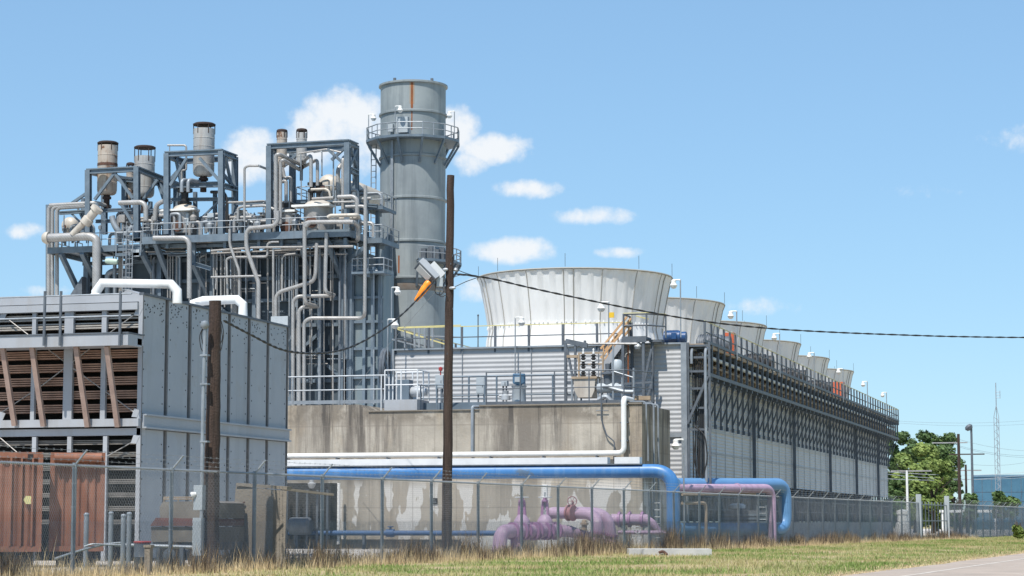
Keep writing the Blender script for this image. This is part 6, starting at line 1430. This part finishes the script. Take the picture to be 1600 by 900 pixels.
t, c, zt = lpole(1521, 666, 215, .14, 'grey street light pole beside the trees', galvd, 'street_light_pole'); mb = MB(); mb.lathe((c.x-.25,c.y,zt-.1), [(0,-.35),(.3,-.25),(.42,0),(.3,.2),(0,.28)], 12, (-.6,0,.8)); part('lamp_head', mb, galvd, t); 
lpole(1500.5, 678, 225, .19, 'wooden power pole with pale cross arm beside the trees', wood, arms=((.9,2.7,.9),(2.1,1.0,2.6)))
lpole(1511, 726, 228, .14, 'shorter wooden pole right of the power pole', wood, arms=((.6,1.6,1.6),))
lpole(1418.5, 735, 195, .13, 'pale steel pole with cross arm before the light green tree', white, arms=((.05,1.4,2.2),))
wr = []
for i, (p0, p1, D0, D1, lab) in enumerate((((1386,737),(1640,733),205,260,'upper pale power line before the trees'), ((1386,741),(1640,742),205,260,'second pale power line before the trees'), ((1386,748),(1640,736),205,260,'lowest pale power line before the trees'), ((1390,657),(1640,654),300,330,'highest thin power line above the trees'), ((1392,660),(1640,660),300,330,'thin power line just under the highest one'), ((1500,687),(1640,703),226,280,'thin power line falling right from the power pole'), ((1500,697),(1640,710),226,280,'thin power line low right of the power pole'), ((1500,699),(1640,713),226,280,'lowest thin power line right of the power pole'), ((1520,726),(1640,712),226,280,'thin power line rising right behind the radio mast'))):
    mb = MB(); a = atD(*p0, D0); b = atD(*p1, D1); pts = []
    for j in range(13): t_ = j/12; pts.append(a.lerp(b,t_)-Vector((0,0,.5*4*t_*(1-t_))))
    mb.tube(pts, .022 if i < 3 else .014, 5); single('power_line', lab, 'cable', mb, whitep if i < 3 else galv, a, 'power lines at the right')
a = atD(1411,830,160); t = thing('storage_tank', 'pale storage tank behind the fence left of the gate', 'tank', (a.x,a.y,0)); mb = MB(); mb.lathe((a.x,a.y,0), [(.55,0),(.55,1.0),(.5,1.1),(.4,1.15),(.4,1.7),(.46,1.75),(.46,2.0),(0,2.1)], 18); part('tank', mb, white, t)
a = atD(1510,806,215); mb = MB(); mb.box((a.x-2.6,a.y,2.1),(a.x+3,a.y+3,2.35)); 
for x in (-2.4, 2.7): mb.box((a.x+x,a.y+.1,0),(a.x+x+.15,a.y+.25,2.1))
single('flat_canopy', 'low pale flat canopy between the poles and the glass building', 'canopy', mb, white, (a.x,a.y,0))
a = fence_pt(1586, 3); mb = MB(); mb.tube([(a.x,a.y,0),(a.x,a.y,1.2)], .05, 6); single('marker_post', 'short dark marker post on the lawn at the right edge', 'post', mb, galvd, (a.x,a.y,0))
ln_ = MB(); quad(ln_, *[Vector((p.x,p.y,.011)) for p in (RA+rdir*-10+rnor*1.5, RA+rdir*200+rnor*1.5, RA+rdir*200+rnor*1.62, RA+rdir*-10+rnor*1.62)]); struct('road_edge_line', ln_, M('worn_road_paint', (.62,.58,.52), (.42,.36,.3), .9, 0, 2))
# far tree line so the plant does not stand on a bare horizon
rg = np.random.default_rng(77)
for side, rng_px in ((0, [(1620+i*26) for i in range(8)]),):
    n = 16000; vs = np.zeros((n*4,3))
    for i in range(n):
        px = rg.uniform(1330, 1900); D = rg.uniform(480, 520); q = atD(px, 815, D); zz = abs(rg.normal())*1.6 + rg.uniform(0,2.6); zz = min(zz, 3.4+1.6*math.sin(px*.05)+.8*math.sin(px*.17)); p = np.array([q.x,q.y,max(.2,zz)])
        v = rg.normal(size=3); v /= np.linalg.norm(v); a_ = np.cross(v,[.3,.5,.8]); a_ /= np.linalg.norm(a_); b_ = np.cross(v,a_); s = rg.uniform(.3,.6); vs[i*4]=p-a_*s; vs[i*4+1]=p+b_*s*.6; vs[i*4+2]=p+a_*s; vs[i*4+3]=p-b_*s*.6
    mb = MB(); mb.v=[tuple(x) for x in vs]; mb.f=[(4*i,4*i+1,4*i+2,4*i+3) for i in range(n)]; struct('far_woods', mb, leafm, 'stuff')

# ------------------------------------------------------------------ grass and weeds
def blades(name, P, Ht, Wd, m, lean=.35, seed=1):
    rg = np.random.default_rng(seed); n = len(P); a_ = rg.uniform(0,2*np.pi,n); la = rg.uniform(0,2*np.pi,n)
    side = np.stack([np.cos(a_),np.sin(a_),np.zeros(n)],1)*Wd[:,None]; tip = np.stack([np.cos(la)*Ht*lean*rg.uniform(0,1,n), np.sin(la)*Ht*lean*rg.uniform(0,1,n), Ht],1); mid = tip*np.array([.35,.35,.55])
    v = np.stack([P-side, P+side, P+mid+side*.6, P+mid-side*.6, P+tip],1).reshape(-1,3)
    me = bpy.data.meshes.new(name); idx = np.arange(n)[:,None]*5; f4 = (idx+np.array([0,1,2,3])); f3 = (idx+np.array([3,2,4]))
    me.vertices.add(n*5); me.vertices.foreach_set('co', v.astype(np.float32).ravel()); loops = np.concatenate([f4,f3],1).ravel()
    me.loops.add(len(loops)); me.loops.foreach_set('vertex_index', loops.astype(np.int32)); me.polygons.add(n*2)
    st = np.stack([np.arange(n)*7, np.arange(n)*7+4],1).ravel(); tt = np.tile([4,3], n); me.polygons.foreach_set('loop_start', st.astype(np.int32)); me.polygons.foreach_set('loop_total', tt.astype(np.int32))
    me.update(); me.validate(); me.materials.append(m); o = bpy.data.objects.new(name, me); COL.objects.link(o); o['kind'] = 'stuff'; return o
rg = np.random.default_rng(5)
FAn = np.array(FA); fd = np.array(fdir); fn = np.array(fnor)
def along(n, s0, s1, near=1.0):
    u = rg.uniform(0,1,n)**near; return s0+(s1-s0)*u
LF = (gA-FA).length
# lawn between the fence and the road
n = 190000; s = along(n, -16, 170, 1.25); o = rg.uniform(.3, 15.5, n); P = FAn + s[:,None]*fd + o[:,None]*fn
def patch(P, k=1.0): return .5+.5*np.sin(P[:,0]*.9*k+1.7*np.sin(P[:,1]*.33*k))*np.sin(P[:,1]*.41*k+1.3*np.sin(P[:,0]*.7*k)+.6)
rdn = np.array(rnor); keep = ((P-np.array(RA))@rdn < .15) & (rg.random(n) < np.clip(.15+1.1*patch(P)*np.clip(o/1.6,0,1), .04, 1)); P = P[keep]; n = len(P)
blades('lawn_grass', P, rg.uniform(.03,.10,n)*(1+.5*rg.random(n)), rg.uniform(.006,.014,n), lawn_b, .8, 2)
# dry fringe at the road edge
n = 40000; s = rg.uniform(-10, 190, n); o = -np.abs(rg.normal(0, .55, n)) + .25; P = np.array(RA) + s[:,None]*np.array(rdir) + o[:,None]*rdn; P[:,2] = 0
blades('dry_fringe', P, rg.uniform(.015,.06,n), rg.uniform(.008,.016,n), strawm, .9, 8)
# straw strip along the fence
n = 110000; s = along(n, -18, 120, 1.3); o = rg.normal(0,.55,n)-.35; hh = rg.gamma(3,.068,n)*(1-.25*np.clip((s-40)/60,0,1)); P = FAn + s[:,None]*fd + o[:,None]*fn; hh = hh*(.45+.75*patch(P, 1.9))
blades('straw_grass', P, hh*1.15, rg.uniform(.0035,.007,n), strawm, .5, 3)
# taller clumps of brown weeds at the fence foot
cl = []
for k in range(230):
    s0 = rg.uniform(-16,118)**1.0; m_ = int(rg.integers(40,150)); hgt = rg.uniform(.25,.85); cl.append((s0, rg.normal(.0,.25), m_, hgt, rg.uniform(.12,.4)))
for (px, hgt, m_) in ((500,.75,160),(520,.7,120),(640,.7,160),(655,.8,160),(735,1.0,200),(745,.9,160),(905,1.1,260),(920,.9,200),(940,1.0,240),(985,1.0,200),(1040,1.1,260),(1050,1.3,260),(1060,.9,160),(1110,.9,200),(1120,.9,220),(1180,.8,200),(1290,.8,220),(1300,.8,220),(1320,.85,240),(1385,.7,200),(1330,.7,200),(1410,.6,150),(1240,.6,150),(1265,.6,150)):
    p = fence_pt(px); cl.append(((p-FA).dot(fdir), rg.normal(0,.15), m_, hgt, .35))
Ps=[]; Hs=[]
for (s0,o0,m_,hgt,sp_) in cl:
    s = s0+rg.normal(0,sp_,m_); o = o0+rg.normal(0,sp_*.6,m_); Ps.append(FAn+s[:,None]*fd+o[:,None]*fn); Hs.append(hgt*rg.uniform(.45,1.1,m_))
P = np.concatenate(Ps); H_ = np.concatenate(Hs); sel = rg.random(len(P)) < .42
blades('brown_weeds', P[sel], H_[sel], rg.uniform(.004,.009,sel.sum()), weedm, .35, 4); blades('dark_weeds', P[~sel], H_[~sel]*.95, rg.uniform(.006,.014,(~sel).sum()), weedd, .35, 6)
n = 9000; s = rg.uniform(-14,150,n); o = rg.uniform(0,12,n); P = FAn+s[:,None]*fd+o[:,None]*fn
